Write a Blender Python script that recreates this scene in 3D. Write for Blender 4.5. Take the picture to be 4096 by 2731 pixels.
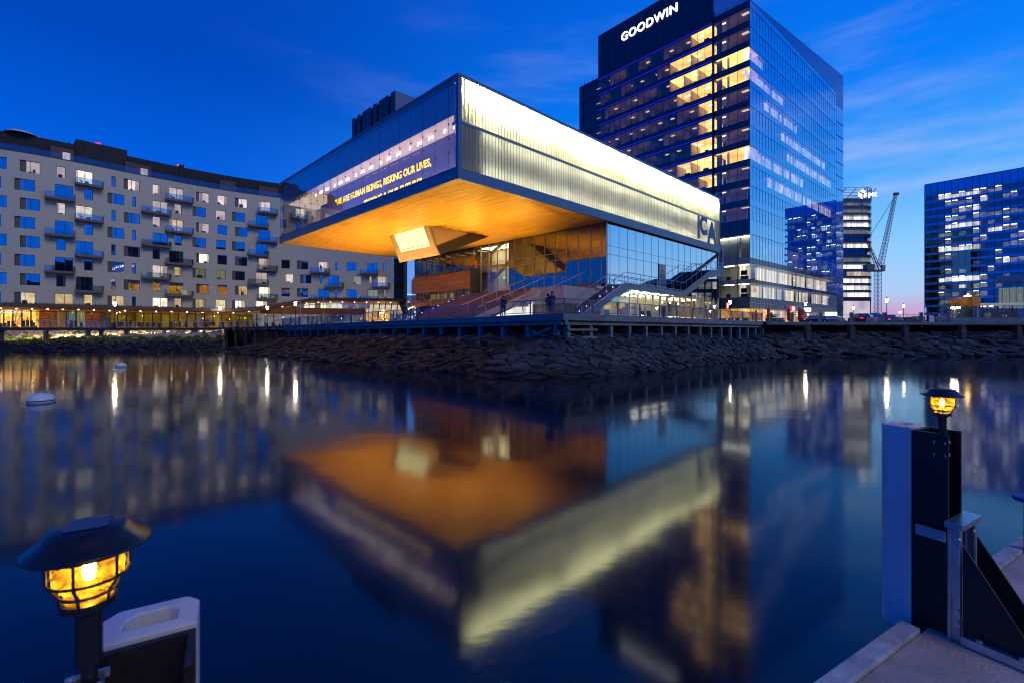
import bpy, bmesh, math, random
import numpy as np
from mathutils import Vector, Matrix
random.seed(7)
rnd = random.random
def uni(a, b): return a + (b - a) * rnd()
for o in list(bpy.data.objects): bpy.data.objects.remove(o, do_unlink=True)
SC = bpy.context.scene
COL = SC.collection
# ------------------------------------------------------------------ camera
F, CX, HY, CZ = 1896.0, 2048.0, 1318.0, 3.0
cam = bpy.data.cameras.new('camera'); co = bpy.data.objects.new('camera', cam); COL.objects.link(co)
co.location = (0, 0, CZ); co.rotation_euler = (math.radians(90), 0, 0)
cam.sensor_width = 36; cam.lens = F / 4096 * 36; cam.shift_y = -(1365.5 - HY) / 4096
cam.clip_start = 0.05; cam.clip_end = 9000
cam.dof.use_dof = True; cam.dof.focus_distance = 30; cam.dof.aperture_fstop = 5.6
SC.camera = co
# ------------------------------------------------------------------ world, sun, exposure
w = bpy.data.worlds.new('World'); SC.world = w; w.use_nodes = True
nt = w.node_tree; N = nt.nodes; L = nt.links
bg = N['Background']; bg.inputs['Strength'].default_value = 1.0
def nn(t, **k):
    n = N.new(t)
    for a, b in k.items(): setattr(n, a, b)
    return n
def mth(op, a, b=None, clamp=False):
    n = nn('ShaderNodeMath', operation=op, use_clamp=clamp)
    for i, q in enumerate((a, b)):
        if q is None: continue
        if isinstance(q, (int, float)): n.inputs[i].default_value = q
        else: L.new(q, n.inputs[i])
    return n.outputs[0]
def ramp(src, stops):
    r = nn('ShaderNodeValToRGB'); e = r.color_ramp.elements
    while len(e) < len(stops): e.new(0.5)
    for el, (p, c) in zip(e, stops): el.position = p; el.color = (*c, 1)
    L.new(src, r.inputs[0]); return r.outputs[0]
tc = nn('ShaderNodeTexCoord'); sp = nn('ShaderNodeSeparateXYZ'); L.new(tc.outputs['Generated'], sp.inputs[0])
X, Y, Z = sp.outputs
hl = mth('SQRT', mth('ADD', mth('MULTIPLY', X, X), mth('ADD', mth('MULTIPLY', Y, Y), 1e-6)))
dot = mth('DIVIDE', mth('ADD', mth('MULTIPLY', X, 0.70), mth('MULTIPLY', Y, 0.714)), hl)
mr = nn('ShaderNodeMapRange', interpolation_type='SMOOTHSTEP'); L.new(dot, mr.inputs[0])
mr.inputs[1].default_value = 0.12; mr.inputs[2].default_value = 1.04
az = mth('POWER', mr.outputs[0], 1.25)
mp = nn('ShaderNodeMapping'); L.new(tc.outputs['Generated'], mp.inputs[0]); mp.inputs['Scale'].default_value = (1.6, 1.6, 9); mp.inputs['Rotation'].default_value = (0.22, -0.16, 0.3)
nz = nn('ShaderNodeTexNoise'); L.new(mp.outputs[0], nz.inputs[0]); nz.inputs['Scale'].default_value = 1.6; nz.inputs['Detail'].default_value = 5; nz.inputs['Roughness'].default_value = 0.55
cl = nn('ShaderNodeMapRange', interpolation_type='SMOOTHSTEP'); L.new(nz.outputs[0], cl.inputs[0]); cl.inputs[1].default_value = 0.46; cl.inputs[2].default_value = 0.80
zz = mth('ADD', mth('MAXIMUM', Z, 0.0), mth('MULTIPLY', mth('SUBTRACT', nz.outputs[0], 0.5), 0.03))
west = ramp(zz, [(0.0, (.36, .62, .98)), (.05, (.40, .68, 1)), (.13, (.28, .62, 1)), (.25, (.06, .40, 1)), (.40, (.002, .21, .95)), (.60, (0, .115, .74)), (1, (0, .06, .45))])
east = ramp(zz, [(0.0, (.002, .155, .90)), (.2, (0, .135, .84)), (.42, (0, .066, .52)), (1, (0, .036, .34))])
mx = nn('ShaderNodeMixRGB'); L.new(az, mx.inputs[0]); L.new(east, mx.inputs[1]); L.new(west, mx.inputs[2])
lowz = ramp(Z, [(0.0, (0, 0, 0)), (.06, (1, 1, 1)), (.3, (.8, .8, .8)), (.6, (.05, .05, .05))])
pk = nn('ShaderNodeMapRange', interpolation_type='SMOOTHSTEP'); L.new(dot, pk.inputs[0]); pk.inputs[1].default_value = 0.62; pk.inputs[2].default_value = .97
pz = ramp(zz, [(0.0, (1, 1, 1)), (.03, (.85, .85, .85)), (.06, (.22, .22, .22)), (.10, (0, 0, 0))])
m0 = nn('ShaderNodeMixRGB'); L.new(mth('MULTIPLY', pk.outputs[0], pz), m0.inputs[0]); L.new(mx.outputs[0], m0.inputs[1]); m0.inputs[2].default_value = (.62, .34, .60, 1); mx = m0
m2 = nn('ShaderNodeMixRGB'); L.new(mth('MULTIPLY', mth('MULTIPLY', cl.outputs[0], lowz), mth('MULTIPLY', az, 0.75)), m2.inputs[0])
L.new(mx.outputs[0], m2.inputs[1]); m2.inputs[2].default_value = (.46, .56, .92, 1)
# a physical twilight sky adds its own glow underneath the graded dusk blue
sky = nn('ShaderNodeTexSky'); sky.sky_type = 'NISHITA'; sky.sun_disc = False
sky.sun_elevation = math.radians(-2.5); sky.sun_rotation = math.radians(57)
ad = nn('ShaderNodeMixRGB', blend_type='ADD'); ad.inputs[0].default_value = 0.006
L.new(m2.outputs[0], ad.inputs[1]); L.new(sky.outputs[0], ad.inputs[2])
L.new(ad.outputs[0], bg.inputs['Color'])
sun = bpy.data.lights.new('sun', 'SUN'); sun.energy = 0.60; sun.angle = math.radians(24); sun.color = (1, .93, .60)
so = bpy.data.objects.new('sun', sun); COL.objects.link(so); so.location = (60, -30, 80)
so.rotation_euler = Vector((.58, -.55, .62)).to_track_quat('Z', 'Y').to_euler()
vs = SC.view_settings; vs.view_transform = 'Standard'; vs.look = 'None'; vs.exposure = 0; vs.gamma = 1; vs.use_curve_mapping = False
SC.render.engine = 'CYCLES'
cy = SC.cycles; cy.use_denoising = True; cy.max_bounces = 8; cy.diffuse_bounces = 3; cy.glossy_bounces = 4; cy.transmission_bounces = 4; cy.transparent_max_bounces = 14
cy.sample_clamp_indirect = 6; cy.sample_clamp_direct = 0; cy.caustics_reflective = False; cy.caustics_refractive = False; cy.blur_glossy = 0.3; SC.cycles.pixel_filter_type = 'BLACKMAN_HARRIS'; SC.cycles.filter_width = 1.15

# ------------------------------------------------------------------ materials
M = {}
def newmat(n):
    m = bpy.data.materials.new(n); m.use_nodes = True; M[n] = m
    return m, m.node_tree.nodes, m.node_tree.links
def mat(n, c, rough=.6, metal=0, var=.25, scale=6, bump=0, bscale=40, stretch=(1, 1, 1), emit=None, es=0, c2=None, detail=4, spec=.5):
    m, N, L = newmat(n); p = N['Principled BSDF']
    p.inputs['Roughness'].default_value = rough; p.inputs['Metallic'].default_value = metal; p.inputs['Specular IOR Level'].default_value = spec
    tc = N.new('ShaderNodeTexCoord'); mp = N.new('ShaderNodeMapping'); mp.inputs['Scale'].default_value = stretch
    L.new(tc.outputs['Object'], mp.inputs[0])
    nz = N.new('ShaderNodeTexNoise'); nz.inputs['Scale'].default_value = scale; nz.inputs['Detail'].default_value = detail; L.new(mp.outputs[0], nz.inputs[0])
    r = N.new('ShaderNodeValToRGB'); e = r.color_ramp.elements
    c2 = c2 or tuple(q * (1 + var) for q in c)
    c1 = tuple(q * (1 - var) for q in c)
    e[0].position = .32; e[0].color = (*c1, 1); e[1].position = .68; e[1].color = (*c2, 1)
    L.new(nz.outputs[0], r.inputs[0])
    oi = N.new('ShaderNodeObjectInfo'); hv = N.new('ShaderNodeHueSaturation'); L.new(r.outputs[0], hv.inputs['Color'])
    mr = N.new('ShaderNodeMapRange'); mr.inputs[3].default_value = 1 - var * .6; mr.inputs[4].default_value = 1 + var * .6
    L.new(oi.outputs['Random'], mr.inputs[0]); L.new(mr.outputs[0], hv.inputs['Value']); L.new(hv.outputs[0], p.inputs['Base Color'])
    if bump:
        b = N.new('ShaderNodeBump'); b.inputs['Strength'].default_value = bump; b.inputs['Distance'].default_value = .03
        n2 = N.new('ShaderNodeTexNoise'); n2.inputs['Scale'].default_value = bscale; n2.inputs['Detail'].default_value = 6; L.new(mp.outputs[0], n2.inputs[0])
        L.new(n2.outputs[0], b.inputs['Height']); L.new(b.outputs[0], p.inputs['Normal'])
    if emit:
        p.inputs['Emission Color'].default_value = (*emit, 1); p.inputs['Emission Strength'].default_value = es
    return m
def emis(n, c, s, var=0, scale=1.5, stretch=(1, 1, 1), c2=None):
    m, N, L = newmat(n); N.remove(N['Principled BSDF']); e = N.new('ShaderNodeEmission'); e.inputs[0].default_value = (*c, 1); e.inputs[1].default_value = s
    if var:
        tc = N.new('ShaderNodeTexCoord'); mp = N.new('ShaderNodeMapping'); mp.inputs['Scale'].default_value = stretch; L.new(tc.outputs['Object'], mp.inputs[0])
        nz = N.new('ShaderNodeTexNoise'); nz.inputs['Scale'].default_value = scale; nz.inputs['Detail'].default_value = 3; L.new(mp.outputs[0], nz.inputs[0])
        r = N.new('ShaderNodeValToRGB'); r.color_ramp.elements[0].position = .3; r.color_ramp.elements[1].position = .7
        r.color_ramp.elements[0].color = (*[q * (1 - var) for q in c], 1); r.color_ramp.elements[1].color = (*(c2 or c), 1)
        L.new(nz.outputs[0], r.inputs[0]); L.new(r.outputs[0], e.inputs[0])
        oi = N.new('ShaderNodeObjectInfo'); mr = N.new('ShaderNodeMapRange'); mr.inputs[3].default_value = s * .6; mr.inputs[4].default_value = s * 1.35
        L.new(oi.outputs['Random'], mr.inputs[0]); L.new(mr.outputs[0], e.inputs[1])
    L.new(e.outputs[0], N['Material Output'].inputs[0]); return m
def glass(n, base, tint=(.8, .85, .85), rough=.01, gl=(1, 1, 1), wave=0.0, wscale=.6):
    m, N, L = newmat(n); N.remove(N['Principled BSDF'])
    t = N.new('ShaderNodeBsdfTransparent'); t.inputs[0].default_value = (*tint, 1)
    g = N.new('ShaderNodeBsdfGlossy'); g.inputs[0].default_value = (*gl, 1); g.inputs['Roughness'].default_value = rough
    fr = N.new('ShaderNodeLayerWeight'); fr.inputs[0].default_value = .5
    pwr = N.new('ShaderNodeMath'); pwr.operation = 'POWER'; pwr.inputs[1].default_value = 4.5; L.new(fr.outputs['Facing'], pwr.inputs[0])
    mr = N.new('ShaderNodeMapRange'); mr.inputs[3].default_value = base; mr.inputs[4].default_value = 1
    L.new(pwr.outputs[0], mr.inputs[0]); mx = N.new('ShaderNodeMixShader'); L.new(mr.outputs[0], mx.inputs[0]); L.new(t.outputs[0], mx.inputs[1]); L.new(g.outputs[0], mx.inputs[2])
    if wave:
        tc = N.new('ShaderNodeTexCoord'); nz = N.new('ShaderNodeTexNoise'); nz.inputs['Scale'].default_value = wscale; nz.inputs['Detail'].default_value = 1; L.new(tc.outputs['Object'], nz.inputs[0])
        b = N.new('ShaderNodeBump'); b.inputs['Strength'].default_value = wave; b.inputs['Distance'].default_value = .1; L.new(nz.outputs[0], b.inputs['Height']); L.new(b.outputs[0], g.inputs['Normal'])
    L.new(mx.outputs[0], N['Material Output'].inputs[0]); return m
mat('concrete', (.18, .23, .27), .85, var=.22, scale=1.3, bump=.3, bscale=9, stretch=(1, 1, 2.5))
mat('concrete_paving', (.34, .33, .31), .85, var=.15, scale=.8, bump=.2)
mat('timber_pile', (.24, .22, .20), .8, var=.3, scale=3, stretch=(2, 2, .5), bump=.3, bscale=12)
mat('dark_pile', (.05, .055, .06), .7, var=.35, scale=2, bump=.3)
mat('stone_grey', (.034, .044, .050), .8, var=.32, scale=1.6, bump=.55, bscale=7)
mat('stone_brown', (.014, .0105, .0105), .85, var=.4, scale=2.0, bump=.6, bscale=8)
mat('stone_tan', (.40, .33, .25), .85, var=.3, scale=2.5, bump=.5, bscale=8)
mat('stone_mossy', (.075, .10, .018), .9, var=.5, scale=2.5, bump=.6, bscale=9)
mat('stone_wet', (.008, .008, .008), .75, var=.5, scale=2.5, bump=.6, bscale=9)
mat('bank_earth', (.02, .02, .02), .9)
mat('ground', (.12, .12, .11), .9, var=.2, scale=.2)
mat('rail_steel', (.11, .15, .22), .45, metal=.4, var=.1)
mat('galvanised', (.55, .58, .60), .35, metal=.9, var=.2, scale=14)
mat('stainless', (.62, .60, .58), .3, metal=.9, var=.08)
mat('panel_metal', (.16, .21, .27), .38, metal=.55, var=.06, scale=.4)
mat('dark_metal', (.03, .035, .045), .5, metal=.5, var=.15)
mat('mullion_metal', (.06, .07, .09), .4, metal=.6, var=.1)
mat('pale_mullion', (.46, .46, .42), .45, metal=.3, var=.05)
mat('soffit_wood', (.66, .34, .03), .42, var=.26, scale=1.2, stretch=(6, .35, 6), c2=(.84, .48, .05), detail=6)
mat('cladding_wood', (.54, .26, .055), .5, var=.28, scale=1.2, stretch=(.3, .3, 5), detail=6)
mat('ipe_wood', (.19, .135, .105), .55, var=.25, scale=1.0, stretch=(.3, .3, 8), detail=6)
mat('canopy_wood', (.50, .19, .05), .5, var=.25, scale=1.0, stretch=(.6, .6, 8), detail=6)
mat('fascia_brown', (.12, .07, .06), .6, var=.2)
mat('white_plaster', (.78, .76, .70), .8, var=.04)
mat('stucco_grey', (.46, .44, .40), .7, var=.05)
mat('mediatheque_panel', (.52, .42, .34), .6, var=.06, scale=.7)
mat('gallery_wall', (.085, .07, .19), .7, var=.08)
mat('gallery_ceiling', (.62, .52, .47), .8, var=.04)
mat('dim_interior', (.06, .055, .055), .8, var=.2)
mat('office_interior', (.48, .42, .36), .8, var=.12, scale=.5)
mat('block_spandrel', (.10, .36, .62), .2, metal=.75, var=.1, scale=.2)  # lighter than the tower panels: distance haze is put into this colour
mat('wing_glass', (.45, .62, .85), .07, metal=.9, var=.05, scale=.2)
mat('upper_glass', (.16, .26, .45), .10, metal=.85, var=.05, scale=.2)
mat('tower_spandrel', (.008, .014, .05), .1, metal=0, var=.15, scale=.3, spec=.9)
mat('brick_pale', (.72, .66, .50), .8, var=.10, scale=1.2, stretch=(1, 1, 14), bump=.15, bscale=3, detail=5)
mat('brick_dark', (.035, .036, .040), .85, var=.25, scale=2, bump=.4, bscale=8)
mat('shutter_bronze', (.15, .135, .11), .55, metal=.2, var=.06)
mat('frame_dark', (.03, .033, .038), .5, var=.1)
mat('balcony_grey', (.17, .17, .175), .6, var=.08)
mat('black_steel', (.012, .012, .015), .45, metal=.2, var=.5, scale=6, c2=(.030, .020, .014), bump=.12, bscale=60)
mat('black_plastic', (.012, .013, .018), .32, var=.1)
mat('fender_white', (.52, .56, .60), .5, var=.10, scale=2.2, bump=.12, bscale=24, stretch=(3, 3, .6))
mat('buoy_white', (.72, .74, .76), .45, var=.08)
mat('buoy_band', (.02, .06, .35), .5)
mat('dock_concrete', (.56, .43, .37), .85, var=.28, scale=2.6, bump=.35, bscale=55)
mat('dock_edge', (.42, .42, .42), .7, var=.3, scale=9, bump=.4)
mat('solar_cell', (.01, .02, .06), .12, var=.2, spec=.8)
mat('red_canvas', (.55, .02, .02), .8, var=.2, scale=6, stretch=(4, 4, .5))
mat('orange_steel', (.80, .30, .03), .55, var=.2, scale=1.5, bump=.2)
mat('crane_paint', (.58, .62, .66), .5, var=.1)
mat('crane_red', (.55, .04, .04), .5)
mat('hoarding_blue', (.03, .10, .34), .6, var=.15, scale=.4)
mat('transformer_green', (.05, .075, .06), .55, var=.1)
mat('bark', (.20, .15, .10), .9, var=.3)
mat('grass_dry', (.12, .095, .05), .9, var=.4)
mat('boulder', (.28, .27, .26), .85, var=.25, scale=2, bump=.6, bscale=5)
mat('cloth_dark', (.015, .016, .022), .9, var=.2)
mat('cloth_blue', (.03, .05, .12), .9, var=.2)
mat('cloth_light', (.30, .26, .25), .9, var=.2)
mat('skin', (.42, .26, .19), .6, var=.05)
mat('hair', (.03, .02, .015), .7)
mat('car_dark', (.02, .022, .028), .2, metal=.3, var=.1)
mat('car_blue', (.03, .07, .18), .2, metal=.3, var=.1)
mat('car_maroon', (.10, .015, .015), .25, metal=.3, var=.1)
mat('car_silver', (.35, .36, .38), .25, metal=.6, var=.1)
mat('tyre', (.012, .012, .012), .9)
mat('planter', (.05, .05, .05), .7)
mat('leaf_green', (.03, .07, .02), .8, var=.4)
mat('banner_red', (.45, .02, .05), .7)
mat('poster_white', (.75, .75, .75), .7)
mat('yellow_paint', (.80, .55, .02), .7)
mat('shop_blue', (.05, .25, .6), .7)
mat('shop_red', (.5, .06, .03), .7)
mat('art_pink', (.7, .25, .28), .7, var=.5, scale=3, c2=(.8, .75, .5))
mat('art_blue', (.12, .2, .5), .7, var=.6, scale=3, c2=(.75, .7, .6))
mat('logo_blue', (.055, .15, .24), .5, var=.05)
mat('glowing_text_yellow', (.90, .66, .02), .6, var=.02, emit=(1, .68, .0), es=2.0)  # lettering glows by itself; its brightness is put into the material
glass('glass_gallery', .16, (.86, .88, .95))
glass('glass_theatre', .22, (.55, .52, .48))
glass('glass_mirror', .80, (.5, .5, .5), gl=(.9, .95, 1), wave=.004)
glass('glass_clear', .07, (.90, .92, .88))
glass('glass_tower', .14, (.80, .78, .74), gl=(.8, .85, 1), wave=.01)
glass('glass_tower_right', .80, (.95, .95, 1), gl=(.62, .84, 1), wave=.02, wscale=.45)
glass('glass_block', .20, (.8, .85, .95), gl=(.5, .75, 1))
glass('glass_window', .55, (.7, .7, .7), gl=(.85, .95, 1), wave=.012, wscale=.7)
glass('glass_lit_window', .10, (.95, .93, .9))
glass('glass_guard', .18, (.72, .82, .85), gl=(.8, .95, 1))
def amber():
    m, N, L = newmat('amber_glass'); N.remove(N['Principled BSDF'])
    t = N.new('ShaderNodeBsdfTransparent'); t.inputs[0].default_value = (1, .74, .26, 1); d = N.new('ShaderNodeBsdfTranslucent'); d.inputs[0].default_value = (1, .62, .08, 1)
    a = N.new('ShaderNodeMixShader'); a.inputs[0].default_value = .26; tc = N.new('ShaderNodeTexCoord'); nz = N.new('ShaderNodeTexNoise'); nz.inputs['Scale'].default_value = 38; nz.inputs['Detail'].default_value = 4; L.new(tc.outputs['Object'], nz.inputs[0]); mr = N.new('ShaderNodeMapRange'); mr.inputs[1].default_value = .35; mr.inputs[2].default_value = .7; mr.inputs[3].default_value = .08; mr.inputs[4].default_value = .34; L.new(nz.outputs[0], mr.inputs[0]); L.new(mr.outputs[0], a.inputs[0]); L.new(t.outputs[0], a.inputs[1]); L.new(d.outputs[0], a.inputs[2])
    g = N.new('ShaderNodeBsdfGlossy'); g.inputs['Roughness'].default_value = .05; b = N.new('ShaderNodeMixShader'); b.inputs[0].default_value = .05
    L.new(a.outputs[0], b.inputs[1]); L.new(g.outputs[0], b.inputs[2]); L.new(b.outputs[0], N['Material Output'].inputs[0])
amber()
def translucent(n, c, rough=.4):
    m, N, L = newmat(n); N.remove(N['Principled BSDF'])
    t = N.new('ShaderNodeBsdfTranslucent'); t.inputs[0].default_value = (*c, 1)
    tc = N.new('ShaderNodeTexCoord'); gm = N.new('ShaderNodeNewGeometry'); mp = N.new('ShaderNodeMapping'); mp.inputs['Scale'].default_value = (.35, .35, .5); L.new(gm.outputs['Position'], mp.inputs[0])
    nz = N.new('ShaderNodeTexNoise'); nz.inputs['Scale'].default_value = 1.0; nz.inputs['Detail'].default_value = 4; L.new(mp.outputs[0], nz.inputs[0])
    r = N.new('ShaderNodeValToRGB'); r.color_ramp.elements[0].position = .35; r.color_ramp.elements[1].position = .62; r.color_ramp.elements[0].color = (*[q * .72 for q in c], 1); r.color_ramp.elements[1].color = (*c, 1); L.new(nz.outputs[0], r.inputs[0])
    oi = N.new('ShaderNodeObjectInfo'); hv = N.new('ShaderNodeHueSaturation'); mr = N.new('ShaderNodeMapRange'); mr.inputs[3].default_value = .94; mr.inputs[4].default_value = 1.04; L.new(oi.outputs['Random'], mr.inputs[0]); L.new(mr.outputs[0], hv.inputs['Value']); L.new(r.outputs[0], hv.inputs['Color']); L.new(hv.outputs[0], t.inputs[0])
    d = N.new('ShaderNodeBsdfDiffuse'); d.inputs[0].default_value = (*[q * .75 for q in c], 1)
    a = N.new('ShaderNodeMixShader'); a.inputs[0].default_value = .28; L.new(t.outputs[0], a.inputs[1]); L.new(d.outputs[0], a.inputs[2])
    g = N.new('ShaderNodeBsdfGlossy'); g.inputs['Roughness'].default_value = rough
    f = N.new('ShaderNodeLayerWeight'); f.inputs[0].default_value = .06
    b = N.new('ShaderNodeMixShader'); L.new(f.outputs['Fresnel'], b.inputs[0]); L.new(a.outputs[0], b.inputs[1]); L.new(g.outputs[0], b.inputs[2])
    L.new(b.outputs[0], N['Material Output'].inputs[0])
translucent('channel_glass', (.90, .90, .72))
translucent('curtain_fabric', (.80, .74, .66), .9)
emis('lamp_white', (1, .88, .66), 130)
emis('lamp_bulb', (1, .60, .14), 130)
emis('lamp_amber', (1, .6, .2), 26)
emis('spot_white', (1, .9, .75), 12)
emis('can_light', (1, .85, .6), 16)
emis('tube_white', (1, .96, .60), 460)
emis('tube_dim', (1, .97, .80), 30)
emis('strip_warm', (1, .78, .45), 7)
emis('strip_office', (1, .72, .46), 1.1)
emis('gallery_fill', (1, .74, .56), 13)
emis('soffit_wash_glow', (1, .5, .14), 2.2)
emis('band_glow', (.95, .80, .86), 2.3, var=.6, scale=.6, c2=(1, .92, .9))
emis('office_fill', (1, .62, .36), .9)
emis('strip_bright', (1, .74, .32), 7)
emis('suite_glow', (1, .50, .09), 2.9, var=.35, scale=.35, c2=(1, .64, .18))
emis('strip_white', (1, .95, .85), 10)
emis('led_blue', (.015, .02, 1), .95)
emis('dot_blue', (.03, .12, 1), 14)
emis('sign_white', (.95, 1, .97), 5)
emis('sign_soft', (.9, 1, 1), 2.0)
emis('lobby_panel', (1, .82, .45), 4.5)
emis('sign_lilac', (.8, .8, 1), 1.6)
emis('screen_lilac', (.66, .55, .95), 1.2, var=.35, scale=.12, c2=(1, .85, .95))
emis('exit_green', (.02, 1, .12), 2)
emis('red_light', (1, .02, .06), 3)
emis('room_warm', (1, .66, .30), 1.0, var=.45, scale=.9, c2=(1, .82, .50))
emis('room_pink', (.86, .66, .72), .95, var=.35, scale=.8, c2=(1, .86, .80))
emis('room_bright', (1, .86, .62), 1.7, var=.5, scale=.9, c2=(1, .95, .82))
emis('room_green', (.42, .46, .22), .5, var=.6, scale=6, stretch=(1, 1, .05), c2=(.62, .68, .36))
emis('room_white', (1, .93, .82), 2.2, var=.6, scale=.9, stretch=(1, 1, .15), c2=(1, .97, .9))
emis('room_office', (1, .86, .62), 1.5, var=.7, scale=.9, stretch=(1, 1, .12), c2=(1, .93, .75))
emis('room_blue', (.55, .60, .80), .35, var=.9, scale=.4, stretch=(1, 1, 2), c2=(.9, .85, .8))
emis('shop_yellow', (.62, .32, .015), .30, var=.75, scale=.4, c2=(.90, .52, .04))
emis('shop_orange', (1, .30, .02), 2.0, var=.7, scale=1.2, c2=(1, .55, .10))
emis('red_neon', (1, .03, .03), 2.2)
emis('pendant', (1, .55, .16), 9)
def water_mat():
    m, N, L = newmat('water'); p = N['Principled BSDF']
    p.inputs['Base Color'].default_value = (.002, .010, .022, 1); p.inputs['IOR'].default_value = 1.45; p.inputs['Roughness'].default_value = .088
    tc = N.new('ShaderNodeTexCoord'); mp = N.new('ShaderNodeMapping'); mp.inputs['Scale'].default_value = (.5, 1.0, 1); L.new(tc.outputs['Object'], mp.inputs[0])
    a = N.new('ShaderNodeTexNoise'); a.inputs['Scale'].default_value = .35; a.inputs['Detail'].default_value = 2; L.new(mp.outputs[0], a.inputs[0])
    b = N.new('ShaderNodeTexNoise'); b.inputs['Scale'].default_value = 7; b.inputs['Detail'].default_value = 4; L.new(mp.outputs[0], b.inputs[0])
    ad = N.new('ShaderNodeMath'); ad.operation = 'MULTIPLY_ADD'; L.new(b.outputs[0], ad.inputs[0]); ad.inputs[1].default_value = .05; L.new(a.outputs[0], ad.inputs[2])
    bp = N.new('ShaderNodeBump'); bp.inputs['Strength'].default_value = .11; bp.inputs['Distance'].default_value = .10; L.new(ad.outputs[0], bp.inputs['Height']); L.new(bp.outputs[0], p.inputs['Normal'])
water_mat()

# ------------------------------------------------------------------ mesh helpers
class MB:
    def __init__(s): s.v = []; s.f = []
    def add(s, vs, fs):
        k = len(s.v); s.v += [tuple(q) for q in vs]; s.f += [[i + k for i in f] for f in fs]; return s
    def box(s, x0, x1, y0, y1, z0, z1):
        return s.add([(x0, y0, z0), (x1, y0, z0), (x1, y1, z0), (x0, y1, z0), (x0, y0, z1), (x1, y0, z1), (x1, y1, z1), (x0, y1, z1)],
                     [(3, 2, 1, 0), (4, 5, 6, 7), (0, 1, 5, 4), (1, 2, 6, 5), (2, 3, 7, 6), (3, 0, 4, 7)])
    def hexa(s, p): return s.add(p, [(3, 2, 1, 0), (4, 5, 6, 7), (0, 1, 5, 4), (1, 2, 6, 5), (2, 3, 7, 6), (3, 0, 4, 7)])
    def quad(s, *p): return s.add(p, [tuple(range(len(p)))])
    def prism(s, poly, d):
        n = len(poly); q = [tuple(a + b for a, b in zip(p, d)) for p in poly]
        return s.add(list(poly) + q, [tuple(range(n))[::-1], tuple(range(n, 2 * n))] + [(i, (i + 1) % n, n + (i + 1) % n, n + i) for i in range(n)])
    def bar(s, p, q, wd, hd=None, up=(0, 0, 1)):
        p = Vector(p); q = Vector(q); hd = hd or wd; d = (q - p).normalized(); u = Vector(up)
        if abs(d.dot(u)) > .97: u = Vector((1, 0, 0))
        r = d.cross(u).normalized() * wd / 2; t = r.cross(d).normalized() * hd / 2
        return s.hexa([p - r - t, q - r - t, q + r - t, p + r - t, p - r + t, q - r + t, q + r + t, p + r + t])
    def tube(s, pts, r, n=8, cap=True):
        pts = [Vector(p) for p in pts]; rr = r if isinstance(r, (list, tuple)) else [r] * len(pts); k = len(s.v)
        for i, p in enumerate(pts):
            d = (pts[min(i + 1, len(pts) - 1)] - pts[max(i - 1, 0)]).normalized(); u = Vector((0, 0, 1)) if abs(d.z) < .9 else Vector((1, 0, 0))
            a = d.cross(u).normalized(); b = d.cross(a)
            for j in range(n):
                t = 2 * math.pi * j / n; s.v.append(tuple(p + (a * math.cos(t) + b * math.sin(t)) * rr[i]))
        for i in range(len(pts) - 1):
            for j in range(n): s.f.append([k + i * n + j, k + i * n + (j + 1) % n, k + (i + 1) * n + (j + 1) % n, k + (i + 1) * n + j])
        if cap: s.f.append([k + j for j in range(n)]); s.f.append([k + (len(pts) - 1) * n + j for j in range(n)][::-1])
        return s
    def lathe(s, prof, n=24, c=(0, 0, 0), a0=0, sx=1, sy=1):
        k = len(s.v)
        for r, z in prof:
            for j in range(n):
                t = a0 + 2 * math.pi * j / n; s.v.append((c[0] + r * math.cos(t) * sx, c[1] + r * math.sin(t) * sy, c[2] + z))
        for i in range(len(prof) - 1):
            for j in range(n): s.f.append([k + i * n + j, k + i * n + (j + 1) % n, k + (i + 1) * n + (j + 1) % n, k + (i + 1) * n + j])
        return s
    def mesh(s, name):
        m = bpy.data.meshes.new(name); m.from_pydata(s.v, [], s.f); m.update(); return m
    def build(s, name, mt, parent=None, world=True, smooth=False, fix=True, bevel=0):
        m = s.mesh(name)
        if fix or bevel:
            b = bmesh.new(); b.from_mesh(m)
            if bevel: bmesh.ops.bevel(b, geom=b.edges[:] , offset=bevel, segments=2, affect='EDGES', profile=.5)
            bmesh.ops.recalc_face_normals(b, faces=b.faces); b.to_mesh(m); b.free()
        if smooth:
            for p in m.polygons: p.use_smooth = True
        return link(name, m, mt, parent, world)
def link(name, me, mt, parent=None, world=True):
    o = bpy.data.objects.new(name, me); COL.objects.link(o)
    if mt and not me.materials: me.materials.append(M[mt] if isinstance(mt, str) else mt)
    if parent is not None:
        o.parent = parent
        if world: o.matrix_parent_inverse = WI[parent.name]
    return o
WI = {}
def wm(o):
    m = o.matrix_basis.copy()
    if o.parent: m = wm(o.parent) @ o.matrix_parent_inverse @ m
    return m
def reg(o): WI[o.name] = wm(o).inverted(); return o
class _WI(dict):
    def __missing__(s, k): s[k] = wm(bpy.data.objects[k]).inverted(); return s[k]
WI = _WI()
def tag(o, label=None, cat=None, group=None, kind=None):
    for k, q in (('label', label), ('category', cat), ('group', group), ('kind', kind)):
        if q: o[k] = q
    return o
def thing(name, loc, label, cat, rz=0, group=None):
    o = bpy.data.objects.new(name, None); COL.objects.link(o); o.location = loc; o.rotation_euler = (0, 0, rz); o.empty_display_size = .5
    return tag(o, label, cat, group)
def copy_tree(o, parent=None):
    c = o.copy(); COL.objects.link(c); c.parent = parent
    if parent is not None: c.matrix_parent_inverse = o.matrix_parent_inverse.copy()
    for ch in KIDS.get(o.name, []): copy_tree(ch, c)
    return c
KIDS = {}
def kids(o):
    KIDS[o.name] = [c for c in bpy.data.objects if c.parent == o]
    for c in KIDS[o.name]: kids(c)
    return o
def at(px, py, D): return Vector(((px - CX) / F * D, D, CZ + (HY - py) / F * D))
def gxy(px, D): return Vector(((px - CX) / F * D, D, 0))
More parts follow.
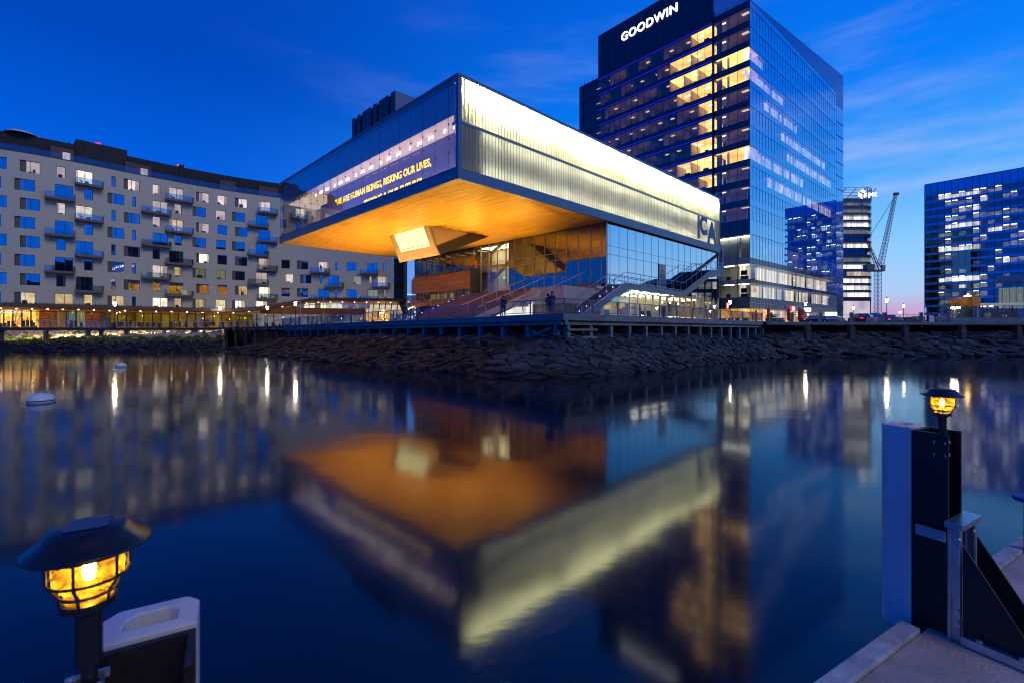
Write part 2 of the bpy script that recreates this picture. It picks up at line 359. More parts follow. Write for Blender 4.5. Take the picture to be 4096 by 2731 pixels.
def text(name, body, size, mt, parent, M4, extrude=.03, offset=0, align='LEFT', shear=0, spacing=1):
    c = bpy.data.curves.new(name, 'FONT'); c.body = body; c.size = size; c.extrude = extrude; c.offset = offset; c.align_x = align; c.shear = shear; c.space_character = spacing
    t = bpy.data.objects.new('tmp', c); COL.objects.link(t); bpy.context.view_layer.update()
    me = bpy.data.meshes.new_from_object(t.evaluated_get(bpy.context.evaluated_depsgraph_get())); me.name = name
    bpy.data.objects.remove(t, do_unlink=True); me.materials.clear()
    o = link(name, me, mt, parent, False); o.matrix_basis = M4
    return o
def frame4(origin, xdir, zdir=(0, 0, 1)):
    x = Vector(xdir).normalized(); y = Vector(zdir).normalized(); z = x.cross(y)
    return Matrix(((x.x, y.x, z.x, origin[0]), (x.y, y.y, z.y, origin[1]), (x.z, y.z, z.z, origin[2]), (0, 0, 0, 1)))
# ------------------------------------------------------------------ frames of reference
ANG = math.atan2(1896., 1920.); CU = (math.cos(ANG), math.sin(ANG)); CV = (-CU[1], CU[0])
C0 = ((1834 - 2048) / F * 42, 42.)
def A(a, b, z=0): return Vector((C0[0] + a * CU[0] + b * CV[0], C0[1] + a * CU[1] + b * CV[1], z))
def toA(p): dx, dy = p[0] - C0[0], p[1] - C0[1]; return dx * CU[0] + dy * CU[1], dx * CV[0] + dy * CV[1]
def wl(px, py): return gxy(px, CZ * F / (py - HY))            # point on the water line
BWX = [-400, 0, 500, 800, 880, 1000, 1127]; BWD = [60, 68, 78, 86, 88, 82, 75.5]; BWZ = [3.27, 3.27, 3.27, 3.3, 3.32, 3.42, 3.6]
def bw(px, off=0):
    D = np.interp(px, BWX, BWD); p = gxy(px, D + off); p.z = np.interp(px, BWX, BWZ); return p
# ------------------------------------------------------------------ water and ground
wat = MB().quad((-700, -300, 0), (700, -300, 0), (700, 300, 0), (-700, 300, 0)).build('water', 'water'); tag(wat, kind='structure')
g = [(-3000, 70, 3.1), (-92, 66, 3.1)] + [tuple(bw(x, 9).xy) + (3.1,) for x in (0, 300, 600, 850)] + [tuple(A(8, 52).xy) + (3.1,), tuple(A(8, -4).xy) + (3.1,), tuple(A(44, -6).xy) + (3.1,), (44, 72, 3.1), (3000, 72, 3.1), (3000, 6000, 3.1), (-3000, 6000, 3.1)]
tag(MB().quad(*g).build('ground', 'ground'), kind='structure')
# museum plaza: concrete deck on piles
def dz(b): return 4.13 - (b + 11.35) / 58 * .53
plaza = MB()
bs = np.linspace(-11.35, 46.6, 14)
for b0, b1 in zip(bs[:-1], bs[1:]):
    p = [A(.72, b0, dz(b0) - .06), A(62, b0, dz(b0) - .06), A(62, b1, dz(b1) - .06), A(.72, b1, dz(b1) - .06)]
    plaza.hexa(p + [q + Vector((0, 0, .05)) for q in p])
plaza = tag(plaza.build('harbor_walk', 'concrete_paving'), kind='structure')
def along(p, q, t): return p.lerp(q, t)
nK, nE = A(.7, -11.35, 4.13), A(.94, 46.6, 3.6)
wE = A(43.2, -11.4, 4.05)
def edge_run(P, Q, n, inward, panel_w):
    L_ = (Q - P).length; d = (Q - P) / L_
    k = int(round(L_ / panel_w))
    for i in range(k):
        p, q = P.lerp(Q, i / k) + d * .008, P.lerp(Q, (i + 1) / k) - d * .008
        c = [p, q, q + inward * .35, p + inward * .35]
        MB().hexa([v + Vector((0, 0, -.46)) for v in c] + [v + Vector((0, 0, .05)) for v in c]).build('fascia_panel', 'concrete', plaza)
        c = [v + inward * .22 for v in c]
        MB().hexa([v + Vector((0, 0, -.80)) for v in c] + [v + Vector((0, 0, -.47)) for v in c]).build('edge_beam', 'timber_pile' if inward.x < 0 else 'concrete', plaza)
    for i in range(n):
        p = P.lerp(Q, (i + .35) / n) + inward * .45
        for back in (0, 3.2):
            c = p + inward * back; e = d * .17; f = inward * .17
            if back: e *= .8; f *= .8
            q4 = [c - e - f, c + e - f, c + e + f, c - e + f]
            bot = [Vector((v.x, v.y, .2 if not back else 1.4)) for v in q4]; top = [Vector((v.x, v.y, v.z - .8)) for v in q4]
            MB().hexa(bot + top).build('pile', 'concrete', plaza)
        # raking brace behind each pile
        MB().bar(p + Vector((0, 0, -1.0)), p + inward * 3.0 + Vector((0, 0, -1.9)), .12, .2).build('brace', 'concrete', plaza)
inN = Vector((CU[0], CU[1], 0)); inW = Vector((CV[0], CV[1], 0))
edge_run(nK, nE, 20, inN, 5.8)
edge_run(nK, wE, 15, inW, 5.3)
p0, p1 = nK.lerp(nE, .028) + inN * .5, nK.lerp(nE, .075) + inN * .5
for a_, b_ in ((0, 1), (1, 0)):
    q0 = (p0, p1)[a_] + Vector((0, 0, -1.0)); q1 = (p0, p1)[b_] + Vector((0, 0, -1.85)) + inN * (.2 if a_ else 0)
    MB().bar(q0, q1, .08, .2).build('cross_brace', 'timber_pile', plaza)
for zz_ in (-1.15, -1.75):
    MB().bar(nK.lerp(wE, .018) - inW * .05 + inW * .25 + Vector((0, 0, zz_)), nK.lerp(wE, .105) + inW * .22 + Vector((0, 0, zz_)), .1, .16).build('fender_rail', 'timber_pile', plaza)
# bracket block at the end of the deck
c = wE
MB().prism([c + Vector((0, 0, .05)), c + inN * .5 + Vector((0, 0, .05)), c + inN * .5 + Vector((0, 0, -1.6)), c + Vector((0, 0, -1.6))], tuple(inW * .5)).build('end_block', 'concrete', plaza)
# right-hand quay
QY = 64.0; QZ = 3.98
quay = MB().box(wE.x + .2, 420, QY, QY + 60, QZ - .2, QZ)
quay = tag(quay.build('quay', 'concrete_paving'), kind='structure')
x = wE.x + .3
while x < 110:
    MB().box(x + .01, x + 7.7, QY - .25, QY + .2, QZ - .36, QZ + .02).build('fascia_panel', 'concrete', quay); x += 7.72
for px in (3236, 3412, 3628, 3857, 4080):
    D = 60.5; xx = (px - CX) / F * D
    MB().box(xx - .30, xx + .30, D, D + .6, .15, QZ - .62).build('pile', 'dark_pile', quay)
    MB().box(xx - .22, xx + .22, D + .1, QY + 2, QZ - .6, QZ - .37).build('cross_beam', 'dark_pile', quay)
MB().box((3853 - CX) / F * 62.5, 120, QY + .3, QY + .75, QZ + .001, QZ + .62).build('kerb_wall', 'concrete', quay)
# left boardwalk on round piles
board = MB(); xs = list(range(-60, 1128, 40)) + [1127]
for x0, x1 in zip(xs[:-1], xs[1:]):
    p = [bw(x0), bw(x1), bw(x1, 4.2), bw(x0, 4.2)]
    for v, r in zip(p, (x0, x1, x1, x0)): v.z = np.interp(r, BWX, BWZ)
    board.hexa([v + Vector((0, 0, -.12)) for v in p] + p)
board = tag(board.build('boardwalk', 'ipe_wood'), kind='structure')
for x0, x1 in zip(xs[:-1], xs[1:]):
    p, q = bw(x0), bw(x1)
    MB().bar(p + Vector((0, -.06, -.22)), q + Vector((0, -.06, -.22)), .12, .40).build('edge_beam', 'dark_metal', board)
for px, dd in ((4, 0), (183, 0), (307, 4), (352, 0), (405, 0), (506, 0), (645, 2), (657, 0), (771, 0), (785, 0), (895, 2), (905, 0), (943, 0), (984, 0), (1022, 0), (1070, 0), (1106, 0)):
    p = bw(px, .4 + dd); MB().tube([(p.x, p.y, -1), (p.x, p.y, p.z - .55)], .33 if px < 850 else .24, 10).build('pile', 'dark_pile', board)
    MB().box(p.x - .35, p.x + .35, p.y - .3, p.y + .3, p.z - .56, p.z - .2).build('pile_cap', 'concrete', board)
# plaza in front of the apartments
pl = [tuple(bw(x, 11.5).xy) for x in (-60, 250, 500, 850, 1000)] + [tuple(A(4, 48).xy)]
bk = [tuple(gxy(x, 140).xy) for x in (1700, 1100, 700, 300, -60)]
prom = tag(MB().prism([(*p, 3.0) for p in pl + bk], (0, 0, .16)).build('promenade', 'concrete_paving'), kind='structure')
sk = [tuple(bw(x, 12).xy) for x in (820, 900, 1000)] + [tuple(A(5, 50).xy), tuple(A(7, 44).xy)]
for p, q in zip(sk[:-1], sk[1:]): MB().prism([(*p, -1), (*q, -1), (*q, 2.99), (*p, 2.99)], (0, .4, 0)).build('retaining_wall', 'stone_wet', prom)
for px in range(-40, 900, 70):  # lamps added under the deck edge only to light the bank stones
    p = bw(px, .9); p.z -= .2; MB().tube([p, p + Vector((0, 0, -.12))], .09, 8).build('added_bank_lamp', 'galvanised', board)
    l = bpy.data.lights.new('added_bank_light', 'SPOT'); l.energy = 520; l.color = (1, .80, .52); l.spot_size = 2.5; l.spot_blend = .8; l.shadow_soft_size = .1
    o = bpy.data.objects.new('added_bank_light', l); COL.objects.link(o); o.parent = board; o.location = p + Vector((0, 0, -.16)); o.rotation_euler = Vector((0, -.90, .42)).to_track_quat('Z', 'Y').to_euler()

# ------------------------------------------------------------------ riprap banks: every stone cut from its own Voronoi cell
class Bank:
    def __init__(s, st):  # stations of (inner, edge, toe) points
        s.st = st; s.S = [0]
        for a, b in zip(st[:-1], st[1:]): s.S.append(s.S[-1] + ((a[1] - b[1]).length + (a[2] - b[2]).length) / 2 + .01)
        s.len = s.S[-1]
        prof = [[(q[k] - q[k + 1]).length for k in (0, 1)] for q in st]
        s.d = [0, sum(p[0] for p in prof) / len(st), 0]; s.d[2] = s.d[1] + sum(p[1] for p in prof) / len(st)
        s.D = s.d[2] * 1.10
    def P(s, u, v):
        i = min(max(int(np.searchsorted(s.S, u)) - 1, 0), len(s.st) - 2); t = (u - s.S[i]) / (s.S[i + 1] - s.S[i])
        a, b = s.st[i], s.st[i + 1]
        k = 0 if v < s.d[1] else 1; r = (v - s.d[k]) / (s.d[k + 1] - s.d[k])
        return a[k].lerp(a[k + 1], r).lerp(b[k].lerp(b[k + 1], r), t)
    def nrm(s, u, v):
        e = .3; p = s.P(u, v); n = (s.P(min(u + e, s.len), v) - s.P(max(u - e, 0), v)).cross(s.P(u, v + e) - s.P(u, v - e))
        n.normalize(); return n if n.z > 0 else -n
def clip(poly, px, py, nx, ny):
    out = []
    for i in range(len(poly)):
        a, b = poly[i], poly[(i + 1) % len(poly)]
        da = (a[0] - px) * nx + (a[1] - py) * ny; db = (b[0] - px) * nx + (b[1] - py) * ny
        if da <= 0: out.append(a)
        if da * db < 0: t = da / (da - db); out.append((a[0] + t * (b[0] - a[0]), a[1] + t * (b[1] - a[1])))
    return out
def stones(bank, name, cw, ch, mats, parent, th=(.25, .5), shrink=.93, nparts=290, rough=.1, jit=.42, vmin=0.0):
    nu, nv = int(bank.len / cw), int((bank.D - vmin) / ch); sites = {}
    for i in range(-1, nu + 1):
        for j in range(-1, nv + 1):
            sites[i, j] = ((i + .5 + uni(-jit, jit) + (.5 if j % 2 else 0)) * cw, vmin + (j + .5 + uni(-jit, jit)) * ch)
    out = []
    for (i, j), (u, v) in sites.items():
        if not (0 <= i < nu and 0 <= j < nv): continue
        poly = [(u - 2 * cw, v - 2 * ch), (u + 2 * cw, v - 2 * ch), (u + 2 * cw, v + 2 * ch), (u - 2 * cw, v + 2 * ch)]
        for di in (-2, -1, 0, 1, 2):
            for dj in (-2, -1, 0, 1, 2):
                q = sites.get((i + di, j + dj))
                if q is None or (di == 0 and dj == 0): continue
                nx, ny = q[0] - u, q[1] - v
                poly = clip(poly, (u + q[0]) / 2, (v + q[1]) / 2, nx, ny)
                if len(poly) < 3: break
            if len(poly) < 3: break
        if len(poly) < 3: continue
        if min(p[0] for p in poly) < 0 or max(p[0] for p in poly) > bank.len: continue
        cu = sum(p[0] for p in poly) / len(poly); cv = sum(p[1] for p in poly) / len(poly)
        n = bank.nrm(cu, cv); c = bank.P(cu, cv); k_ = rough(c) if callable(rough) else rough; h = uni(*th) * (1 if k_ > .15 or not callable(rough) else .7); tl = Vector((uni(-1, 1), uni(-1, 1), uni(-1, 1))) * k_
        m = MB(); k = len(poly); rings = []
        for sc, hh, jr in ((shrink, -.25, 0), (shrink, h * .72, .03), (shrink * uni(.74, .88), h, .05)):
            for (pu, pv) in poly:
                q = bank.P(min(max(cu + (pu - cu) * sc, 0), bank.len), cv + (pv - cv) * sc)
                q = q + n * hh + n * ((q - c).dot(tl)) * (1 if hh > 0 else 0) + Vector((uni(-jr, jr), uni(-jr, jr), uni(-jr, jr)))
                rings.append(q)
        fs = [tuple(range(2 * k, 3 * k))]
        for r in (0, 1): fs += [(r * k + t, r * k + (t + 1) % k, (r + 1) * k + (t + 1) % k, (r + 1) * k + t) for t in range(k)]
        area = (max(p[0] for p in poly) - min(p[0] for p in poly)) * (max(p[1] for p in poly) - min(p[1] for p in poly))
        out.append((area / max(c.y, 5) ** 2 * (1 if c.z > -.1 else .1), rings, fs, mats(c, cu)))
    out.sort(key=lambda q: -q[0])
    for sz, vs_, fs, mt in out[:nparts]: MB().add(vs_, fs).build(name, mt, parent)
    if len(out) > nparts:
        mm = sorted(set(q[3] for q in out[nparts:])); mb = MB(); idx = []
        for sz, vs_, fs, mt in out[nparts:]: mb.add(vs_, fs); idx += [mm.index(mt)] * len(fs)
        me = mb.mesh('small_stones'); me.polygons.foreach_set('material_index', idx)
        for q in mm: me.materials.append(M[q])
        b = bmesh.new(); b.from_mesh(me); bmesh.ops.recalc_face_normals(b, faces=b.faces); b.to_mesh(me); b.free()
        tag(link('small_stones', me, None, parent), kind='stuff')
def bank_base(bank, name, mt='bank_earth'):
    m = MB(); us = np.linspace(0, bank.len, 60); vs_ = np.linspace(0, bank.D * 1.25, 10)
    P = [[bank.P(u, v) - Vector((0, 0, .12)) for v in vs_] for u in us]
    for i in range(59):
        for j in range(9): m.quad(P[i][j], P[i + 1][j], P[i + 1][j + 1], P[i][j + 1])
    return tag(m.build(name, mt), kind='structure')
toe = [(872, 1404.6), (1000, 1414), (1126, 1424), (1328, 1444), (1541, 1462), (1754, 1480), (1966, 1499), (2130, 1506), (2255, 1507), (2360, 1502), (2457, 1495), (2627, 1479), (2744, 1463), (2904, 1445.6), (3063, 1428), (3150, 1424)]
st = []
for px, py in toe:
    t = wl(px, py); a, b = toA(t)
    if px < 2200:
        bb = max(b, -11.3); e = A(.8, bb, 2.15 if px > 1100 else 1.7); i = A(6, bb + (1 if bb > -11 else .3), 3.5)
        if bb <= -11.2: i = A(5.5, -6.5, 3.5)
    else:
        aa = max(a, .8); e = A(aa, -11.35, 2.15); i = A(aa + (0 if aa > 1 else 4.7), -6.5, 3.5)
        if px > 3000: e = Vector((t.x + 2.0, QY, 2.3)); i = Vector((t.x + 3, QY + 6, 3.4))
    st.append((i, e, t))
bankA = Bank(st); museum_bank = bank_base(bankA, 'riprap_bank')
def mA(c, u):
    a, b = toA(c)
    if c.z < .35: return 'stone_wet'
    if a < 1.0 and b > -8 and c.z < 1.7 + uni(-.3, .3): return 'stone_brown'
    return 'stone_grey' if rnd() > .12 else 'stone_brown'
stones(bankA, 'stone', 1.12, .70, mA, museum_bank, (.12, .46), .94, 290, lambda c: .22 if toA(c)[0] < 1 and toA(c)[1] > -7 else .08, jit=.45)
st = []
for X_ in np.linspace(30.5, 92, 9):
    st.append((Vector((X_ + 1.5, QY + 6, 3.3)), Vector((X_ + 1, QY - .2, 2.2)), Vector((X_, 54.2, 0))))
bankB = Bank(st); quay_bank = bank_base(bankB, 'riprap_bank')
stones(bankB, 'stone', 1.55, .95, lambda c, u: 'stone_wet' if c.z < .3 else ('stone_brown' if rnd() > .45 else 'stone_grey'), quay_bank, (.12, .5), .94, 290, .2, jit=.47)
st = []
for px in list(range(-120, 900, 85)) + [900]:
    tp = wl(px, np.interp(px, [-200, 0, 700, 900], [1408, 1405, 1403, 1402])); ip = bw(px, 12); ip.z = 3.0
    ep = tp.lerp(ip, .52); ep.z = 1.7
    st.append((ip, ep, tp))
bankC = Bank(st); left_bank = bank_base(bankC, 'riprap_bank')
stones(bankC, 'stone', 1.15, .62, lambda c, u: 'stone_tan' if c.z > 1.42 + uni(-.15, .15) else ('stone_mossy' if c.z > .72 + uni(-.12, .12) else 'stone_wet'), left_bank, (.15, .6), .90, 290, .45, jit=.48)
# ================================================================== the museum (local x = along west face, y = along north face)
mus = thing('museum', (C0[0], C0[1], 0), 'cantilevered museum with glowing channel glass box over a timber lined underside', 'museum', ANG)
def mb(m, name, mt, par=None, **k): return m.build(name, mt, par or mus, world=False, **k)
ZR, ZF, ZS = 25.72, 17.34, 16.31; LA, LB = 57.4, 44.6; AG = 23.6
# west wall of channel glass, a real light box with lamps behind
nP = 139; pw = (LA - .5) / nP
me1 = MB().box(.02, pw - .03, 0, .03, 21.62, 25.42).add([], []); 
def chan(z0, z1):
    m = MB(); m.quad((.018, .07, z0), (.018, 0, z0), (.018, 0, z1), (.018, .07, z1)).quad((.018, 0, z0), (pw - .018, 0, z0), (pw - .018, 0, z1), (.018, 0, z1)).quad((pw - .018, 0, z0), (pw - .018, .07, z0), (pw - .018, .07, z1), (pw - .018, 0, z1))
    return m.mesh('glass_channel')
for z0, z1 in ((21.60, 25.44), (17.40, 21.28)):
    me = chan(z0, z1)
    for i in range(nP):
        o = link('glass_channel', me, 'channel_glass', mus, False); o.location = (.34 + i * pw, 0, 0)
jm = MB()
for i in range(nP + 1): jm.box(.34 + i * pw - .016, .34 + i * pw + .016, -.012, .09, 17.4, 25.44)
tag(mb(jm, 'glazing_joints', 'panel_metal'), kind='stuff')
mb(MB().box(.3, LA, .95, 1.0, 21.5, 25.4), 'light_box_back', 'white_plaster')
mb(MB().box(.3, LA, .85, .95, 17.4, 21.4), 'light_box_back', 'white_plaster')
mb(MB().box(.0, LA, .01, .95, 21.30, 21.58), 'middle_floor', 'white_plaster')
gaps = [.6, 14.0, 26.0, 38.5, 40.7, 46.7, 50.3, 54.4, 57.2]
for g0, g1 in zip(gaps[:-1], gaps[1:]):
    mb(MB().box(g0 + .55, g1 - .55, .50, .72, 24.9, 25.0), 'light_tube', 'tube_white')
for g0 in np.arange(1, 56, 5.5):
    mb(MB().box(g0 - .4, g0 + 4.9, .60, .68, 17.46, 17.50), 'light_tube', 'tube_dim')
    mb(MB().box(g0 - .4, g0 + uni(4.2, 4.9), .68, .76, 21.1, 21.14), 'light_tube', 'tube_dim')
# frame: corner post, coping, middle rail, end trim
mb(MB().box(-.06, .30, -.06, .30, ZF, ZR - .02), 'corner_post', 'panel_metal')
mb(MB().box(-.10, LA + .1, -.10, .35, ZR - .28, ZR), 'coping', 'panel_metal')
mb(MB().box(-.10, .30, .36, LB + .1, ZR - .26, ZR - .004), 'coping', 'panel_metal')
mb(MB().box(.31, LA, -.07, .0, 21.30, 21.56), 'middle_rail', 'panel_metal')
mb(MB().box(LA - .12, LA + .05, -.05, .4, ZF, ZR - .3), 'end_trim', 'panel_metal')
mb(MB().box(.35, LA, .36, LB, ZR - .42, ZR - .05), 'roof', 'dark_metal')
mb(MB().box(LA - .4, LA - .1, 1.05, LB, ZF, ZR - .5), 'rear_wall', 'dark_metal')
mb(MB().box(.4, LA - .5, LB - .3, LB, ZF, ZR - .5), 'side_wall', 'dark_metal')
# lower fascia, panel by panel, on both faces
k = 10
for i in range(k):
    a0, a1 = LA * i / k, LA * (i + 1) / k
    mb(MB().box(a0 + (.0 if i else -.12) + .012, a1 - .012, -.12, .10, ZS, ZF - .01), 'fascia_panel', 'panel_metal')
k = 8
for i in range(k):
    b0, b1 = .11 + (LB - .11) * i / k, .11 + (LB - .11) * (i + 1) / k
    mb(MB().box(-.12, .10, b0 + .012, b1 - .012, ZS, ZF - .01), 'fascia_panel', 'panel_metal')
mb(MB().box(-.16, .1, .0, LB, ZF - .005, ZF + .07), 'sill_rail', 'panel_metal')
mb(MB().box(.1, AG + .5, LB - .1, LB + .05, ZS - .0, ZF + .1), 'fascia_panel', 'panel_metal')
mb(MB().box(.12, LA - .2, .12, LB - .12, ZF - .5, ZF - .3), 'gallery_floor', 'dark_metal')
# timber underside, boards laid in courses
wood = MB(); row = .17; n = int((AG) / row)
for i in range(n):
    a0 = .12 + i * row; b = .12 - uni(0, 3)
    while b < LB - .12:
        b1 = min(b + uni(2.2, 5.5), LB - .12); z = uni(-.012, .012)
        if not (9.3 < a0 < 19 and 17.9 < (b + b1) / 2 < 26.9): wood.box(a0 + .006, a0 + row - .008, max(b, .12) + .004, b1, ZS + .02 + z, ZS + .09 + z)
        b = b1
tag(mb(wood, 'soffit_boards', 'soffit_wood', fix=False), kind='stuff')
mb(MB().box(.12, AG + .4, .12, LB - .1, ZS + .11, ZS + .2), 'soffit_backing', 'dark_metal')
# gallery front glazing
bm_ = [0.30] + [1.43 + 2.075 * i for i in range(21)] + [LB - .1]
rows = [(ZF + .08, 20.28), (20.30, 22.88), (22.90, ZR - .3)]
for b0, b1 in zip(bm_[:-1], bm_[1:]):
    for z0, z1 in rows:
        mb(MB().box(-.035, -.015, b0 + .012, b1 - .012, z0, z1), 'glass_pane', 'glass_gallery')
    for z in (19, 20.29, 21.6, 22.89, 24.2): mb(MB().box(-.05, .07, b1 - .05, b1 + .05, z - .06, z + .06), 'clamp', 'dark_metal')
    mb(MB().box(-.03, -.005, b1 - .012, b1 + .012, ZF + .1, ZR - .3), 'glazing_joint', 'mullion_metal')
# gallery inside: lilac-brown ceiling, dark wall with lettering, track spots
GC = 22.45
mb(MB().box(.35, 3.2, .4, LB - .5, GC, GC + .12), 'gallery_ceiling', 'gallery_ceiling')
mb(MB().box(.36, .5, .4, LB - .5, GC + .13, ZR - .5), 'ceiling_upstand', 'white_plaster')
mb(MB().box(2.7, 2.9, .5, 33.6, ZF + .1, GC - .01), 'text_wall', 'gallery_wall')
mb(MB().box(.5, 2.7, .42, .48, ZF + .1, GC - .01), 'end_wall', 'gallery_ceiling')
mb(MB().box(6.0, 6.2, 33.6, LB - .4, ZF + .1, GC - .01), 'art_wall', 'white_plaster')
mb(MB().box(2.95, 6.2, LB - .6, LB - .42, ZF + .1, GC - .01), 'art_wall', 'white_plaster')
mb(MB().box(3.2, 6.2, 33.0, LB - .5, GC, GC + .12), 'gallery_ceiling', 'gallery_ceiling')
mb(MB().box(3.0, 3.6, 33.2, 36.6, 18.2, 21.2), 'partition', 'dim_interior')
for b, wd, z0, z1, mt in ((42.6, 1.2, 18.2, 20.6, 'art_blue'), (40.4, 1.6, 18.4, 21.0, 'art_pink'), (38.2, .8, 18.0, 20.0, 'yellow_paint'), (43.8, .5, 18.2, 19.4, 'shop_red')):
    mb(MB().box(2.4, 2.7, b - wd / 2, b + wd / 2, z0, z1), 'painting', mt)
mb(MB().box(1.0, 5.5, 34.5, 44.0, GC - .06, GC - .01), 'gallery_light', 'strip_office')
for i in range(17):
    b = 2.2 + i * 2.05
    for q in ((0,) if i % 3 == 1 else (0, .55)):
        mb(MB().tube([(1.7, b + q, GC - .02), (1.6, b + q, GC - .34)], .07, 6), 'spot_lamp', 'spot_white')
for i in range(8):  # glowing floor panels added out of sight to light ceiling and wall
    mb(MB().box(.7, 2.2, .8 + i * 4.1, 4.8 + i * 4.1, 17.40, 17.43), 'added_floor_glow', 'gallery_fill')
tm = lambda a, b, z: frame4((a, b, z), (0, -1, 0))
def fit(o, wd, hs=1):
    xs_ = [v.co.x for v in o.data.vertices]; k_ = wd / (max(xs_) - min(xs_)); o.data.transform(Matrix.Diagonal((k_, k_ * hs, 1, 1))); return o
fit(text('wall_lettering', '“WE ARE HUMAN BEINGS, RISKING OUR LIVES,', 1.42, 'glowing_text_yellow', mus, tm(2.66, 31.0, 20.15), .02, .03), 23.0, 1.04)
fit(text('wall_lettering', '“RISKING & OUR FUTURE”', 1.42, 'glowing_text_yellow', mus, tm(2.66, 22.6, 18.45), .02, .03), 12.9, 1.04)
# logo on the channel glass
text('logo_letter', 'I', 4.9, 'logo_blue', mus, frame4((48.2, -.045, 17.75), (1, 0, 0)), .012, .16)
text('logo_letter', 'C', 3.9, 'logo_blue', mus, frame4((49.3, -.045, 18.65), (1, 0, 0)), .012, .22)
text('logo_letter', 'A', 4.9, 'logo_blue', mus, frame4((52.3, -.045, 17.5), (1, 0, 0)), .012, .20)
# roof plant screen
for a0 in np.arange(3.3, 12, 2.9):
    for z0 in (25.8, 28.5): mb(MB().box(a0 + .04, a0 + 2.86, 16.2, 16.26, z0, z0 + 2.66), 'screen_panel', 'panel_metal')
for b0 in np.arange(16.3, 27.4, 1.42):
    for z0 in (25.8, 28.5):
        mb(MB().box(3.3, 3.36, b0 + .03, b0 + (.9 if int(b0 * 10) % 3 else 1.38), z0, z0 + 2.66), 'screen_panel', 'mullion_metal')
mb(MB().box(3.45, 11.9, 16.35, 27.5, 25.7, 31.0), 'plant_room', 'dark_metal')
# mediatheque pod hanging from the underside
pb0, pb1 = 17.7, 27.1
def pod(b): return [(9.1, b, ZS), (10.75, b, 12.75), (19.3, b, ZS), ]
pd = link('mediatheque', MB().prism([(11.0, pb0, 12.78), (19.2, pb0, ZS + .05), (9.5, pb0, ZS + .05)], (0, pb1 - pb0, 0)).mesh('mediatheque'), 'mediatheque_panel', mus, False)
pd2 = MB(); pt = lambda t, b, o=0: (9.1 + 1.65 * t - o * .9, b, ZS - 3.56 * t - o * .42)
for t0, t1, b0, b1 in ((0, 1, pb0 - .05, pb0 + .95), (0, 1, pb1 - 1.0, pb1 + .05), (.66, 1, pb0 + .95, pb1 - 1.0)):
    pd2.hexa([pt(t0, b0), pt(t1, b0), pt(t1, b1), pt(t0, b1), pt(t0, b0, .2), pt(t1, b0, .2), pt(t1, b1, .2), pt(t0, b1, .2)])
fr = pd2.build('pod_frame', 'mediatheque_panel', pd, world=False)
for i in range(7):
    b0 = pb0 + 1.0 + (pb1 - pb0 - 2.05) * i / 7; b1 = b0 + (pb1 - pb0 - 2.05) / 7 - .03
    MB().quad(pt(.03, b0, .1), pt(.65, b0, .1), pt(.65, b1, .1), pt(.03, b1, .1)).build('pod_window', 'glass_lit_window', pd, world=False)
mat('pod_glow', (.7, .75, .4), .8, var=.1, emit=(.84, .93, .50), es=1.35, scale=.6)
MB().quad(pt(.0, pb0 + .95, .02), pt(.67, pb0 + .95, .02), pt(.67, pb1 - 1, .02), pt(.0, pb1 - 1, .02)).build('lit_room', 'pod_glow', pd, world=False)
for i in range(6):
    b0 = pb0 + 1.3 + i * 1.2; MB().box(10.02, 10.05, b0, b0 + .5, 14.2, 14.45).build('screen', 'dark_metal', pd, world=False)
sk = MB()
for b in (pb0 - .03,):
    sk.prism([(9.55, b, ZS - .02), (10.3, b, 13.9), (15.6, b, ZS - .02)], (0, -.05, 0))
sk.build('side_panel', 'mediatheque_panel', pd, world=False)
MB().prism([(10.35, pb0 - .03, 13.75), (10.85, pb0 - .03, 12.75), (19.3, pb0 - .03, ZS - .02), (15.8, pb0 - .03, ZS - .02)], (0, -.10, 0)).build('side_panel', 'mullion_metal', pd, world=False)
# ---------------- theatre and lobby below
def pane(a0, a1, b0, b1, z0, z1, mt): return mb(MB().box(a0, a1, b0, b1, z0, z1), 'glass_pane', mt)
tb = [.42, 1.16, 2.77, 4.76, 6.77, 8.72, 10.66, 12.62, 14.63, 16.6, 17.76, 18.48, 20.39, 22.31, 24.22, 26.15]
for b0, b1 in zip(tb[:-1], tb[1:]):
    for z0, z1 in ((8.75, 12.33), (12.41, 13.28), (13.36, ZS)):
        pane(AG, AG + .03, b0 + .04, b1 - .04, z0, z1, 'glass_theatre' if b0 < 17.7 else 'glass_clear')
    mb(MB().box(AG - .08, AG + .16, b0 - .04, b0 + .04, 8.7, ZS), 'mullion', 'pale_mullion')
    if b0 < 17: mb(MB().box(AG + .9, AG + 1.15, b0 + .5, b0 + .68, 8.7, ZS), 'inner_post', 'pale_mullion')
for z in (12.37, 13.32): mb(MB().box(AG - .06, AG + .1, .42, 26.15, z - .035, z + .035), 'transom', 'pale_mullion')
mb(MB().box(AG + 9, AG + 9.2, .6, 17.7, 8.7, ZS), 'theatre_wall', 'dim_interior')
mb(MB().box(AG + .1, AG + 9, .6, 17.7, 8.5, 8.7), 'theatre_floor', 'dim_interior')
mb(MB().box(AG + .1, AG + 9.2, .6, 44, ZS - .12, ZS + .02), 'theatre_ceiling', 'dim_interior')
mb(MB().box(AG + .2, AG + 9, 17.76, 17.95, 8.7, ZS - .12), 'lobby_wall', 'white_plaster')
mb(MB().box(AG + 4.2, AG + 4.4, 17.95, 26.2, 8.7, ZS - .12), 'lobby_wall', 'white_plaster')
mb(MB().box(AG + .2, AG + 4.2, 17.95, 26.2, 8.5, 8.7), 'lobby_floor', 'concrete_paving')
mat('lobby_tint', (.5, .52, .36), .8)
for b0 in (18.3, 20.9, 23.6): mb(MB().box(AG + 1.2, AG + 3.6, b0, b0 + 1.9, ZS - .2, ZS - .14), 'ceiling_light', 'strip_warm')
